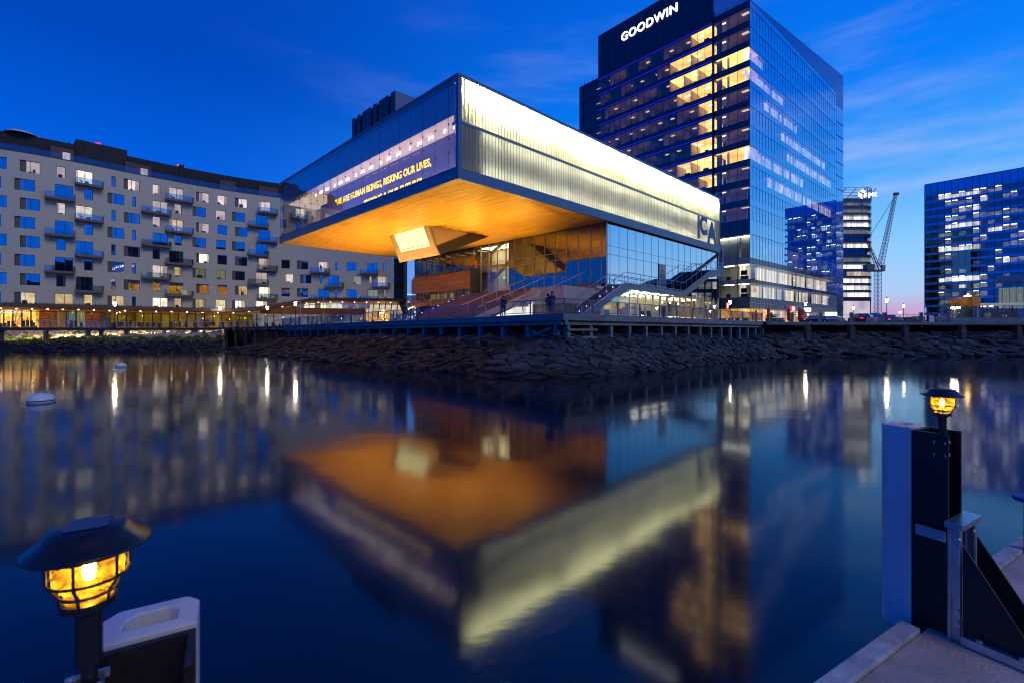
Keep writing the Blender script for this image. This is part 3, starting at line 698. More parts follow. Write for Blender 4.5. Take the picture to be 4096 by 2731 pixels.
mb(MB().bar((AG + .8, 18.4, 13.4), (AG + .8, 25.2, 8.7), .3, .45), 'truss_member', 'stucco_grey')
mb(MB().bar((AG + .8, 25.6, 13.6), (AG + .8, 20.4, ZS - .2), .3, .45), 'truss_member', 'stucco_grey')
mb(MB().box(AG + .7, AG + 1.0, 17.9, 26.2, 12.75, 13.1), 'truss_member', 'stucco_grey')
mb(MB().box(AG + 4.05, AG + 4.15, 22.9, 23.3, 11.3, 11.6), 'exit_sign', 'exit_green')
# west glazing of the theatre, mirror-like towards the afterglow
wa = [AG + .04, 24.3] + [24.3 + 2.05 * i for i in range(1, 17)]
for i, (a0, a1) in enumerate(zip(wa[:-1], wa[1:])):
    for z0, z1 in ((8.45, 12.36), (12.40, 13.43), (13.47, ZS)):
        if a0 > 47.5 and z0 < 9: z0 = 8.05
        pane(a0 + .02, a1 - .02, .40, .43, z0, z1, 'glass_mirror')
    mb(MB().box(a1 - .02, a1 + .02, .38, .5, 8.45, ZS), 'mullion', 'mullion_metal')
mb(MB().box(AG + .2, LA, .7, .8, 8.5, ZS - .1), 'blackout_wall', 'dim_interior')
mb(MB().box(36.6, 38.6, .30, .40, 8.45, 12.4), 'door', 'stucco_grey')
mb(MB().box(36.75, 37.55, .27, .31, 8.5, 11.0), 'door_leaf', 'panel_metal'); mb(MB().box(37.6, 38.45, .27, .31, 8.5, 11.0), 'door_leaf', 'panel_metal')
mb(MB().box(37.4, 37.8, .12, .30, 11.5, 11.65), 'door_lamp', 'galvanised')
# ground floor lobby and shop
la = [27.0 + 2.05 * i for i in range(16)]
for a0, a1 in zip(la[:-1], la[1:]):
    zt = 7.75 if a0 < 40 else 8.4
    pane(a0 + .03, a1 - .03, .45, .47, 4.2, zt, 'glass_clear')
    mb(MB().box(a1 - .09, a1 + .09, .38, .62, 4.1, zt), 'mullion', 'white_plaster')
for z in (6.55,): mb(MB().box(40, 57.8, .42, .5, z - .04, z + .04), 'transom', 'mullion_metal')
mb(MB().box(57.7, 57.9, .4, 12, 4.1, ZS), 'end_wall', 'glass_theatre')
mb(MB().tube([(54.6, 2.2, 4.1), (54.6, 2.2, 12.5)], .75, 20), 'column', 'white_plaster', smooth=True)
mb(MB().box(22, 57.5, 9.8, 10, 4.1, 8.4), 'lobby_wall', 'white_plaster')
mb(MB().box(22, 57.6, .5, 10, 4.13, 4.16), 'lobby_floor', 'concrete_paving')
mb(MB().box(22, 57.6, .72, 10, 8.02, 8.3), 'lobby_ceiling', 'white_plaster')
for i in range(12):
    a0 = 26 + i * 2.55
    for b0 in (2.2, 5.2): mb(MB().box(a0, a0 + 1.5, b0, b0 + .16, 7.93, 8.0), 'ceiling_light', 'strip_white' if a0 < 40 else 'strip_warm')
for i in range(6): mb(MB().box(25 + i * 5.4, 28.2 + i * 5.4, 3.0, 4.6, 7.96, 8.0), 'added_glow_panel', 'lobby_panel')  # extra warm panels added to brighten the lobby
for i in range(5): mb(MB().box(42 + i * 3.1, 43.6 + i * 3.1, 6.5, 8.5, 5.2, 5.3), 'display_glow', 'lobby_panel')
cols = ['yellow_paint', 'poster_white', 'shop_red', 'shop_blue', 'dark_metal', 'yellow_paint', 'poster_white', 'cladding_wood']
for i in range(26):
    a0 = 25 + i * .72; h = uni(1.2, 2.6)
    if a0 < 42: mb(MB().box(a0, a0 + uni(.3, .62), 1.4 + uni(0, 3), 2 + uni(3, 4), 4.17, 4.17 + h), 'shop_display', random.choice(cols))
for a0 in (28.6, 30.8, 31.6): mb(MB().box(a0, a0 + .8, .9, .95, 4.3, 6.4), 'shop_banner', random.choice(cols[:4]))
mb(MB().box(29.0, 33.5, 5.0, 5.1, 6.6, 7.6), 'shop_sign', 'shop_blue')
for a0 in (44.5, 47.2, 50.1): mb(MB().tube([(a0, 4, 7.2), (a0, 4, 7.45)], .12, 8), 'pendant_lamp', 'spot_white')
text('door_lettering', 'welcome', .5, 'poster_white', mus, frame4((47.6, .55, 6.0), (-1, 0, 0)), .005)
# timber wrapped wing under the offices
prof = []
for (cy_, cz_, a0) in ((41.2, 11.75, 0), (41.2, 8.0, 0)): pass
for i in range(14):
    z0 = 9.45 + i * .225
    bl = 41.9 if i < 11 else 41.9 - (i - 10) ** 2 * .10
    seg = 3
    for s_ in range(seg):
        b0 = 25.0 + (bl - 25.0) * s_ / seg; b1 = 25.0 + (bl - 25.0) * (s_ + 1) / seg
        ins = 0 if i < 11 else (i - 10) ** 2 * .05
        mb(MB().box(22 + ins, 22.2 + ins, b0 + .01, b1 - .01, z0 + .006, z0 + .219), 'cladding_board', 'cladding_wood')
    mb(MB().box(22.25 + ins, 26, bl - .12, bl - .02, z0 + .006, z0 + .219), 'cladding_board', 'cladding_wood')
for i in range(5):
    z0 = 7.05 + i * .225; bl = 41.9 if i > 2 else 41.9 - (3 - i) ** 2 * .12
    for s_ in range(3):
        b0 = 25.0 + (bl - 25.0) * s_ / 3; b1 = 25.0 + (bl - 25.0) * (s_ + 1) / 3
        mb(MB().box(22, 22.2, b0 + .01, b1 - .01, z0 + .006, z0 + .219), 'cladding_board', 'cladding_wood')
mb(MB().box(22.25, 30, 25.0, 41.2, 7.0, 7.3), 'wing_floor', 'dim_interior')
mb(MB().box(22.3, 30, 25.0, 41.7, 12.3, 12.55), 'wing_roof', 'dim_interior')
mb(MB().box(27.5, 27.7, 25, 41.7, 7.2, 12.4), 'wing_wall', 'office_interior')
mb(MB().box(22.0, 24.0, 24.6, 24.95, 7.0, 12.7), 'wing_end', 'mullion_metal')
for i in range(9):
    b0 = 25.1 + i * 1.87; mb(MB().box(22.3, 22.33, b0, b0 + 1.8, 8.2, 9.44), 'window_pane', 'glass_clear')
    mb(MB().box(22.22, 22.36, b0 + 1.8, b0 + 1.87, 8.2, 9.44), 'mullion', 'frame_dark')
for j in range(6): mb(MB().box(22.05, 22.12, 25.0, 41.8, 8.25 + j * .2, 8.29 + j * .2), 'louvre', 'cladding_wood')
for b0 in (33.5, 35.6, 37.7, 39.2): mb(MB().box(25.2, 25.3, b0, b0 + 1.3, 8.3, 9.4), 'lit_screen', 'room_green')
for b0 in (25.6, 27.2): mb(MB().box(25.2, 25.3, b0, b0 + .5, 9.0, 9.4), 'lit_screen', 'room_white')
# offices above the wing
ob = [26.3, 28.58, 30.53, 32.25, 34.18, 36.02, 38.08, 40.04, 41.73, 43.8]
for b0, b1 in zip(ob[:-1], ob[1:]):
    mb(MB().box(24.0, 24.03, b0 + .05, b1 - .05, 12.75, ZS), 'window_pane', 'glass_theatre')
    mb(MB().box(23.94, 24.12, b1 - .05, b1 + .05, 12.6, ZS), 'mullion', 'pale_mullion')
mb(MB().box(29, 29.2, 26.3, 43.6, 12.6, ZS), 'office_wall', 'office_interior')
mb(MB().box(24.05, 29, 26.2, 43.8, 12.45, 12.6), 'office_floor', 'dim_interior')
for b0 in (27, 30, 33, 36, 39, 42): mb(MB().box(25.5, 27.5, b0, b0 + .25, ZS - .22, ZS - .15), 'ceiling_light', 'strip_office')
for b0 in (26.9, 29.6, 30.3, 34, 37): mb(MB().box(24.6, 25.2, b0, b0 + uni(.5, 1.4), 12.6, 12.6 + uni(.8, 2.2)), 'desk', random.choice(['dim_interior', 'shop_red', 'office_interior']))
mb(MB().box(24.1, 29, 43.7, 43.8, 7.2, ZS), 'side_wall', 'glass_theatre')
mb(MB().box(24.2, 30, 41.8, 43.7, 4, 12.4), 'service_core', 'dim_interior')
# building mass behind
mb(MB().box(33.2, LA - .2, 10.1, 44, 4.0, ZS - .15), 'rear_block', 'dark_metal')
# ---------------- grandstand of timber steps
ns = 12
for i in range(ns):
    a0 = 9.6 + i * 1.09; z1 = 4.13 + (i + 1) * .375; bl = 25.6 - max(0, (4 - i)) * 1.2
    br = 6.2 if i < 6 else 1.0
    for b0, b1 in ((br, br + (bl - br) * .5), (br + (bl - br) * .5, bl)):
        mb(MB().box(a0, a0 + 1.09 + (.6 if i == ns - 1 else 0), b0 + .01, b1 - .01, z1 - .30, z1), 'step', 'ipe_wood')
    mb(MB().box(a0 + .06, a0 + 1.2, br + .05, bl - .05, 4.1, z1 - .305), 'riser', 'ipe_wood')
mb(MB().box(15.9, 22.9, 1.0, 6.1, 6.0, 8.0), 'stair_well_wall', 'stucco_grey')
mb(MB().prism([(6.5, 5.9, 4.2), (15.8, 5.9, 7.6), (15.8, 5.9, 6.7), (8.2, 5.9, 4.2)], (0, .2, 0)), 'stringer', 'stucco_grey')
mb(MB().prism([(9.0, 5.75, 4.2), (15.8, 5.75, 6.6), (15.8, 5.75, 4.2)], (0, .05, 0)), 'lit_screen', 'room_white')
for i in range(8): mb(MB().box(16.0 - i * .5, 17 - i * .5, 4.2, 6.0, 8.0 - i * .3 - .3, 8.0 - i * .3), 'stair_tread', 'stucco_grey')
def handrail(pts, posts, r=.045, base=None):
    mb(MB().tube(pts, r, 6), 'handrail', 'stainless')
    for p, q in posts: mb(MB().tube([p, q], r * .8, 6), 'rail_post', 'stainless')
def flight(p, q, n, h, lean=.25):
    P, Q = Vector(p), Vector(q); d = (Q - P).normalized(); up = Vector((-d.x * lean, -d.y * lean, h))
    handrail([P + up, Q + up], [(P.lerp(Q, (i + .5) / n), P.lerp(Q, (i + .5) / n) + up) for i in range(n)])
flight((5.2, 6.1, 4.3), (15.6, 6.1, 8.0), 5, 1.15); flight((15.6, 6.1, 8.2), (22.8, 6.1, 8.7), 4, 1.15, 0)
flight((8.5, 1.2, 4.4), (20.5, 1.2, 8.8), 6, 1.15); flight((6, 4.1, 4.2), (16, 4.1, 7.9), 5, 1.1)
flight((9.0, 24.6, 4.3), (20, 25.2, 8.3), 5, 1.0)
for i in range(9):
    t = i / 8 + uni(-.03, .03); mb(MB().tube([(9.2 + t * 13, 23.4 + t * 2.0, 4.30 + t * 4.4), (9.2 + t * 13, 23.4 + t * 2.0, 4.42 + t * 4.4)], .06, 6), 'step_light', 'dot_blue')
# ---------------- outside stair along the west glazing
SB = -2.25
top = [(14.2, 4.15), (23.7, 8.62), (39.1, 8.38), (49.0, 12.40), (52.9, 12.46)]
bot = [(16.2, 4.15), (21.6, 6.85), (22.6, 6.95), (24.5, 7.85), (39.4, 7.62), (49.0, 11.62), (52.9, 11.66)]
for s_, th in ((SB, .14), (.05, .12)):
    poly = [(a, s_, z) for a, z in top] + [(a, s_, z) for a, z in reversed(bot)]
    mb(MB().prism(poly, (0, th, 0)), 'stringer', 'panel_metal')
und = MB()
for (a0, z0), (a1, z1) in zip(bot[:-1], bot[1:]): und.hexa([(a0, SB + .16, z0 + .02), (a1, SB + .16, z1 + .02), (a1, .03, z1 + .02), (a0, .03, z0 + .02), (a0, SB + .16, z0 + .1), (a1, SB + .16, z1 + .1), (a1, .03, z1 + .1), (a0, .03, z0 + .1)])
mb(und, 'stair_underside', 'white_plaster')
mb(MB().box(23.7, 39.1, SB + .15, .04, 8.30, 8.40), 'landing', 'ipe_wood'); mb(MB().box(49, 52.9, SB + .15, .04, 12.28, 12.40), 'landing', 'ipe_wood')
for i in range(13):
    t = i / 13; mb(MB().box(14.5 + t * 9.2, 15.3 + t * 9.2, SB + .15, .04, 4.15 + t * 4.2 + .1, 4.15 + t * 4.2 + .38), 'stair_tread', 'ipe_wood')
    mb(MB().box(39.1 + t * 9.9, 39.95 + t * 9.9, SB + .15, .04, 8.4 + t * 3.9, 8.4 + t * 3.9 + .3), 'stair_tread', 'dark_metal')
for a0 in (26, 28.6, 31.2, 33.8, 36.4): 
    for b0 in (-1.8, -1.0): mb(MB().box(a0 + (b0 + 1.8), a0 + 1.6 + (b0 + 1.8), b0, b0 + .16, 7.68, 7.72), 'ceiling_light', 'strip_white')
for s_ in (SB - .04, .0):
    for (a0, z0), (a1, z1), n_ in ((top[0], top[1], 6), (top[1], top[2], 7), (top[2], top[3], 6), (top[3], top[4], 2)):
        d = Vector((a1 - a0, 0, z1 - z0)).normalized(); ln = .22 if abs(d.z) > .1 else 0
        up = Vector((-ln, 0, 1.25)); P, Q = Vector((a0, s_, z0)), Vector((a1, s_, z1))
        handrail([P + up, Q + up], [(P.lerp(Q, (i + .5) / n_) + Vector((0, 0, -.2)), P.lerp(Q, (i + .5) / n_) + up) for i in range(n_)], .04)
        if s_ < -1: mb(MB().bar(P + Vector((0, 0, .12)), Q + Vector((0, 0, .12)), .05, .05), 'kick_rail', 'stainless')
for i in range(7):
    t = i / 7; mb(MB().tube([(15 + t * 9, SB + .35, 4.9 + t * 4.2), (15 + t * 9, SB + .35, 5.0 + t * 4.2)], .06, 6), 'step_light', 'dot_blue')
# ribbon folding down from the fascia to the stair landing
rb = [((57.3, -.1), (58.5, -.1), 17.3, 16.3)]
m_ = MB()
pts = [(57.4, 58.5, -.12, 17.32), (57.9, 58.6, -.12, 16.9), (58.1, 58.6, -.2, 16.2), (52.5, 53.1, SB, 12.5), (52.3, 53.0, SB, 11.66)]
for (x0, x1, y, z), (u0, u1, w_, q) in zip(pts[:-1], pts[1:]): m_.hexa([(u0, w_, q), (u1, w_, q), (u1 + .3, w_ + .5, q), (u0 + .3, w_ + .5, q), (x0, y, z), (x1, y, z), (x1 + .3, y + .5, z), (x0 + .3, y + .5, z)])
mb(m_, 'ribbon', 'panel_metal')
# uplights and their fixtures added on grandstand and deck to light the timber underside
def spot(name, loc, tgt, power, col, size=2.2, blend=.9, r=.15):
    l = bpy.data.lights.new(name, 'SPOT'); l.energy = power; l.color = col; l.spot_size = size; l.spot_blend = blend; l.shadow_soft_size = r
    o = bpy.data.objects.new(name, l); COL.objects.link(o); o.parent = mus; o.location = loc
    o.rotation_euler = (Vector(tgt) - Vector(loc)).to_track_quat('-Z', 'Y').to_euler(); return o
for i, (a, b, ta, tb_, pw_) in enumerate(((11.0, 15, 6, 15, 1.0), (11, 24, 6, 26, 1.0), (9.5, 33, 7, 35, 1.1), (11.0, 7.5, 7, 4, 1.1), (6.5, 21.5, 8, 22, .8), (20.5, 12, 16, 12, .5), (20, 22, 17, 21, .5), (12, 40, 8, 40, .7))):
    z = 4.2 + max(0, (a - 9.6) / 1.09 + 1) * .375 if b < 26 else 4.2
    mb(MB().lathe([(.16, 0), (.18, .18), (.13, .22)], 12, (a, b, z)), 'added_uplight', 'dark_metal')
    mb(MB().lathe([(.0, .0), (.12, .0)], 12, (a, b, z + .215)), 'added_uplight_lens', 'lamp_amber')
    spot('added_uplight_beam', (a, b, z + .3), (ta, tb_, ZS), 6300 * pw_, (1, .56, .09), 2.3)
# ================================================================== glass office tower
T0 = Vector((50.2, 100, 0)); DL = Vector((-.656, .755, 0)).normalized(); DR = Vector((.755, .656, 0)).normalized()
tow = thing('office_tower', tuple(T0 + Vector((0, 0, 3.9))), 'tall dark blue glass office tower with a lit GOODWIN sign on top', 'tower')
def tp(s, t, z): return T0 + DL * s + DR * t + Vector((0, 0, z))
def tbox(s0, s1, t0, t1, z0, z1): return MB().hexa([tp(s0, t0, z0), tp(s1, t0, z0), tp(s1, t1, z0), tp(s0, t1, z0), tp(s0, t0, z1), tp(s1, t0, z1), tp(s1, t1, z1), tp(s0, t1, z1)])
SL, TR = 40.3, 59.7; FH = 4.18; ZT = 62.8               # top of one window band
heads = [ZT + 4.18 * k for k in range(2, -1, -1)] + [ZT - 4.18 * k for k in range(1, 10)]
# window heads measured at the corner: 71.2, 67.0, 62.8 ... down to the podium
heads = [71.15, 66.97, 62.79, 58.6, 54.42, 50.24, 46.06, 41.87, 37.7, 33.4, 29.2]
bays = [0.0, 2.55, 4.38, 6.2, 7.7] + [8.05 + 1.79 * i for i in range(19)]; bays[-1] = SL
rb = list(np.linspace(0, TR, 37))
panes = []
def room(mt, s0, s1, d, z0, z1, par=tow): pass
lit = {0: [(8.0, 9.8)], 1: [(8.0, 16.95)], 2: [(0, 16.95)], 3: [(0, 16.95)], 4: [(8.0, 9.8)], 5: [(8.0, 11.5)], 6: [(8.0, 9.8)], 7: [(0, 16.95)], 8: [(8.0, 9.8)], 9: [], 10: []}
rlit = {2: (0, 9.9, 'band_glow'), 3: (0, 20, 'band_glow'), 4: (10.2, 30, 'band_glow'), 5: (20.4, 52, 'band_glow'), 6: (24, 59, 'band_glow'), 7: (0, 34, 'band_glow'), 8: (12, 59, 'band_glow')}
for i, h in enumerate(heads):
    lo = h - 2.82 
    # floor plate and ceiling
    tbox(.5, SL - .3, .5, TR - .5, lo - .75, lo - .06).build('floor_slab', 'dim_interior', tow)
    tbox(.3, SL - .3, .3, TR - .4, h + .12, h + .20).build('ceiling', 'office_interior', tow)
    # spandrels on both faces
    top_ = heads[i - 1] - 2.82 if i else h + 1.4
    tbox(0.02, SL - .02, .02, .12, h, top_).build('spandrel', 'tower_spandrel', tow)
    tbox(.03, .13, .03, TR - .02, h + .02, top_ - .02).build('spandrel', 'tower_spandrel', tow)
    for s0, s1 in zip(bays[:-1], bays[1:]):
        if s0 == 7.7: continue
        panes.append((tp((s0 + s1) / 2, 0, h), (s1 - s0) * 2.8, [tp(s0 + .03, .04, lo), tp(s1 - .03, .04, lo), tp(s1 - .03, .04, h), tp(s0 + .03, .04, h)], 'glass_tower'))
    # rooms: partitions and walls at varied depth, dim ceiling strips, some bright suites
    x = 8.1
    while x < SL - 1:
        wd = random.choice((3.58, 3.58, 5.37)); x1 = min(x + wd, SL - .4); d = 5.2
        brt = any(a <= x + .5 < b for a, b in lit[i])
        tbox(x + .04, x1 - .04, d, d + .1, lo - .05, h + .1).build('room_wall', 'office_interior' if not brt else 'white_plaster', tow)
        tbox(x1 - .06, x1 + .02, .5, d, lo - .05, h + .1).build('partition', 'office_interior', tow)
        if brt: tbox(x + .06, x1 - .06, 4.9, 5.0, lo, h + .1).build('lit_room', 'suite_glow', tow); tbox(x + .06, x1 - .06, .4, 4.9, h + .05, h + .11).build('glowing_ceiling_sheet', 'suite_glow', tow)  # lamplight on the suite ceiling is put into its own glow
        elif rnd() < .75: tbox(x + .8, x1 - .9, 1.0, 2.6, lo, lo + .06).build('added_ceiling_fill', 'office_fill', tow)  # glowing floor panel added to lighten the office ceiling
        if rnd() < .66 or brt:
            u_ = uni(x + .4, x1 - 1.4); tbox(u_, u_ + (.9 if not brt else 1.2), 2.0, 2.6 if not brt else 2.8, h + .03, h + .09).build('ceiling_light', 'strip_bright' if brt else 'strip_office', tow)
        for q in range(2):
            if not brt or rnd() < .3:
                u_ = uni(x, x1 - 1.2); tbox(u_, u_ + uni(.5, 1.3), .6, 1.2, lo - .05, lo + uni(.35, .85)).build('desk', 'dim_interior', tow)
        x = x1
    brt = any(a == 0 for a, b in lit[i])
    tbox(2.3, 2.6, 4.5, 4.6, lo, h + .1).build('room_wall', 'white_plaster', tow)
    tbox(3.2, 7.6, 5.5, 5.6, lo, h + .1).build('room_wall', 'office_interior' if not brt else 'white_plaster', tow)
    tbox(4.9, 5.2, .9, 1.4, lo, h + .1).build('room_column', 'white_plaster', tow)
    tbox(6.3, 7.5, .8, 1.0, lo, h).build('partition', 'office_interior', tow)
    tbox(1.0, 2.4, 1.5, 2.3, h + .03, h + .09).build('ceiling_light', 'strip_bright' if brt else 'strip_office', tow)
    if brt: tbox(.4, 7.5, .4, 5.2, h + .05, h + .11).build('glowing_ceiling_sheet', 'suite_glow', tow)
    else: tbox(1, 6.5, 1.2, 2.4, lo, lo + .06).build('added_ceiling_fill', 'office_fill', tow)
    if brt: tbox(.6, 7.5, 5.2, 5.3, lo, h + .1).build('lit_room', 'suite_glow', tow)
    tbox(5.9, 6.8, 1.5, 1.8, h + .03, h + .09).build('ceiling_light', 'strip_warm', tow)
    if i in rlit:
        t0, t1, mt = rlit[i]; t = t0 + .3
        while t < t1:
            t2 = t + uni(.5, 1.4); tbox(1.0, 1.2, t, t2, lo, h).build('lit_room', mt, tow); t = t2 + (uni(.1, .4) if rnd() < .7 else uni(.4, 2.2))
    # right face glazing
    for t0, t1 in zip(rb[:-1], rb[1:]):
        panes.append((tp(0, (t0 + t1) / 2, h), (t1 - t0) * 2.8 * .55, [tp(.05, t0 + .02, lo), tp(.05, t1 - .02, lo), tp(.05, t1 - .02, h), tp(.05, t0 + .02, h)], 'glass_tower_right'))
        panes.append((tp(0, (t0 + t1) / 2, h), (t1 - t0) * 1.3 * .3, [tp(.01, t0 + .02, h + .03), tp(.01, t1 - .02, h + .03), tp(.01, t1 - .02, top_ - .03), tp(.01, t0 + .02, top_ - .03)], 'glass_tower_right'))
    tbox(0, .06, .0, TR, h - .02, h + .02).build('transom', 'upper_glass', tow)
# podium storeys, brightly lit
pod = [(23.1, 18.2, 'mesh'), (16.9, 13.7, 'lab'), (12.75, 9.9, 'lab'), (7.4, 4.2, 'cafe')]
mat('mesh_wall', (.48, .50, .36), .7, var=.12, scale=.25)
for h, lo, kd in pod:
    tbox(.5, SL, .5, TR - .5, lo - .5, lo - .06).build('floor_slab', 'dim_interior', tow)
    if kd != 'mesh': tbox(.3, SL, .3, TR - .4, h + .08, h + .14).build('ceiling', 'white_plaster', tow)
    if kd == 'mesh':
        tbox(.3, SL, .9, 1.0, lo, h).build('screen_wall', 'mesh_wall', tow)
        tbox(.2, 14, .4, .6, h - .35, h - .2).build('ceiling_light', 'strip_white', tow)
    elif kd == 'lab':
        tbox(3.5, SL, 6, 6.1, lo, h).build('room_wall', 'white_plaster', tow); tbox(2.4, 4.6, 5.5, 5.6, lo, h).build('room_wall', 'stucco_grey', tow)
        for q in (1.0, 4.2): tbox(q, q + 2.0, 1.6, 2.1, h - .05, h + .02).build('ceiling_light', 'strip_white', tow)
        tbox(.8, 2.3, .6, 1.3, lo, lo + .75).build('desk', 'dim_interior', tow); tbox(.9, 2.2, .7, .8, lo + .9, lo + 1.9).build('monitor', 'black_plastic', tow); tbox(4.5, 5.3, .7, 1.2, lo, lo + .8).build('desk', 'dim_interior', tow)
    else:
        tbox(.6, SL, 5, 5.1, lo, h).build('cafe_wall', 'shop_orange', tow); tbox(4.2, 4.35, .4, TR, lo, h).build('cafe_wall', 'shop_orange', tow)
        for q in range(5): tbox(.9 + q * 1.6, 1.9 + q * 1.6, .9, 1.6, lo, lo + 1.25).build('booth', 'dim_interior', tow)
    for s0, s1 in zip(bays[:-1], bays[1:]):
        if s0 > 12: break
        panes.append((tp(s0, 0, h), (s1 - s0) * 3, [tp(s0 + .03, .04, lo), tp(s1 - .03, .04, lo), tp(s1 - .03, .04, h), tp(s0 + .03, .04, h)], 'glass_clear' if kd != 'mesh' else 'glass_clear'))
    for t0, t1 in zip(rb[:-1], rb[1:]):
        panes.append((tp(0, t0, h), (t1 - t0) * 1.2, [tp(.05, t0 + .02, lo), tp(.05, t1 - .02, lo), tp(.05, t1 - .02, h), tp(.05, t0 + .02, h)], 'glass_tower_right' if kd == 'mesh' else 'glass_tower'))
    if kd in ('lab', 'cafe', 'mesh'):
        t = .6
        while t < TR - 1:
            t2 = t + uni(.6, 1.5); mt = 'room_office' if kd == 'lab' else random.choice(['shop_orange', 'room_office', 'room_warm'])
            if kd == 'mesh': mt = 'room_blue'
            if rnd() < .75: tbox(2.2, 2.4, t, t2, lo + .1, h).build('lit_room', mt, tow)
            t = t2 + uni(.05, .5)
for z0, z1, mt in ((26.4, 23.12, 'tower_spandrel'), (18.18, 16.95, 'stucco_grey'), (13.65, 12.8, 'stucco_grey'), (9.85, 8.6, 'panel_metal'), (8.55, 7.45, 'panel_metal')):
    tbox(.02, SL - .02, .03, .13, z1, z0).build('spandrel', mt, tow); tbox(.04, .14, .15, TR - .02, z1, z0).build('spandrel', 'tower_spandrel' if z0 > 10 else 'panel_metal', tow)
tbox(-.25, -.0, -.2, TR, 7.36, 7.46).build('canopy_edge', 'galvanised', tow); tbox(-.2, .0, -.2, TR, 8.55, 8.63).build('canopy_edge', 'galvanised', tow)
for z0, z1 in ((13.0, 16.9), (23.2, 26.3)):
    for t0, t1 in zip(rb[:-1], rb[1:]): panes.append((tp(0, t0, z0), (t1 - t0) * .8, [tp(.015, t0 + .02, z0), tp(.015, t1 - .02, z0), tp(.015, t1 - .02, z1), tp(.015, t0 + .02, z1)], 'glass_tower_right')) if z0 > 20 else None
panes.sort(key=lambda q: -q[1] / q[0].y)
for c, _, q, mt in panes[:295]: MB().quad(*q).build('window_pane', mt, tow, fix=False)
for mt in ('glass_tower', 'glass_tower_right', 'glass_clear'):
    m_ = MB()
    for c, _, q, m2_ in panes[295:]:
        if m2_ == mt: m_.quad(*q)
    if m_.v: tag(m_.build('glazing', mt, tow, fix=False), kind='stuff')
for s in bays: tbox(s - .03, s + .03, -.06, .03, 4.2, 72.4 if s < 7.7 else 83.6).build('mullion', 'mullion_metal', tow)
for t in rb: tbox(-.01, .03, t - .012, t + .012, 4.2, 72.4).build('mullion', 'upper_glass', tow)
tbox(7.66, 8.06, -.35, .05, 24, 74).build('pilaster', 'dark_metal', tow)
# parapets, blank top with sign, core
tbox(.06, 7.7, .02, .10, 72.52, 72.6).build('parapet', 'tower_spandrel', tow)
tbox(.0, 7.6, .0, TR, 72.45, 72.55).build('roof', 'dark_metal', tow)
for k in range(3):
    z0 = 72.6 + k * 3.7
    for s0, s1 in zip(bays[5:-1:2], bays[7::2]): tbox(s0 + .02, s1 - .02, .03, .12, z0 + .03, z0 + 3.67).build('cladding_panel', 'tower_spandrel', tow)
U = [tp(8.0, .2, 72.56), tp(2.25, 75.4, 72.56), tp(SL, 75.4, 72.56), tp(SL, .2, 72.56)]
MB().hexa(U + [v + Vector((0, 0, 83.7 - 72.56)) for v in U]).build('upper_block', 'upper_glass', tow)
U = [tp(3.0, TR + .05, 3), tp(2.25, 75.4, 3), tp(20, 75.4, 3), tp(20, TR + .05, 3)]
MB().hexa(U + [v + Vector((0, 0, 69.5)) for v in U]).build('rear_wing', 'wing_glass', tow)
for k in range(16):
    p, q = tp(2.98, TR + .06, 5 + k * 4.18), tp(2.2, 75.4, 5 + k * 4.18)
    MB().bar(p, q, .1, .12).build('transom', 'mullion_metal', tow)
tbox(7.3, SL - 1, 6.5, TR - 1, 3, 72.4).build('core', 'dim_interior', tow)
for h in heads[:9]: tbox(8.1, SL - .05, -.10, -.02, h + .27, h + .38).build('blue_light_line', 'led_blue', tow)
# glass guard above the low roof, left wing
for t in np.linspace(0, 6, 4): tbox(t + .1, t + 1.9, .3, .33, 72.6, 73.6).build('glass_guard', 'glass_guard', tow)
for i, h in enumerate(heads):
    lo = h - 2.8
    for q in range(5): MB().quad(tp(SL + .1 + q * 1.5, .9, lo), tp(SL + 1.5 + q * 1.5, .9, lo), tp(SL + 1.5 + q * 1.5, .9, h), tp(SL + .1 + q * 1.5, .9, h)).build('wing_pane', 'glass_tower', tow)
    tbox(SL + .05, SL + 7.6, .92, 1.0, h, h + 1.38).build('spandrel', 'tower_spandrel', tow)
    tbox(SL + .1, SL + 7.5, 6, 6.1, lo, h + .2).build('room_wall', 'office_interior', tow); tbox(SL + 1.6, SL + 3.0, 3, 3.3, h - .05, h + .01).build('ceiling_light', 'strip_office', tow)
    tbox(SL + .1, SL + 7.5, 1.1, 6, lo - .3, lo - .1).build('floor_slab', 'dim_interior', tow)
tbox(SL + .05, SL + 7.6, .95, 12, 72.5, 72.8).build('wing_roof', 'dark_metal', tow)
tbox(SL + .1, SL + 7.5, 6.2, 12, 3, 72.4).build('core', 'dim_interior', tow)
tbox(SL + 7.5, SL + 7.6, .95, 12, 3, 72.5).build('end_wall', 'upper_glass', tow)
for q in range(6): tbox(SL + .05 + q * 1.5, SL + .11 + q * 1.5, .85, .93, 20, 72.5).build('mullion', 'mullion_metal', tow)
for q in range(6): MB().tube([tp(SL + .3 + q * 1.4, 1.1, 72.8), tp(SL + .3 + q * 1.4, 1.1, 74)], .05, 5).build('roof_rail', 'dark_metal', tow)
sgn = text('sign_lettering', 'GOODWIN', 2.95, 'sign_white', tow, Matrix.Identity(4), .06, .012, spacing=1.10)
o_ = tp(32.7, -.12, 78.55) - Vector(tow.location); sgn.matrix_basis = frame4(o_, -DL)

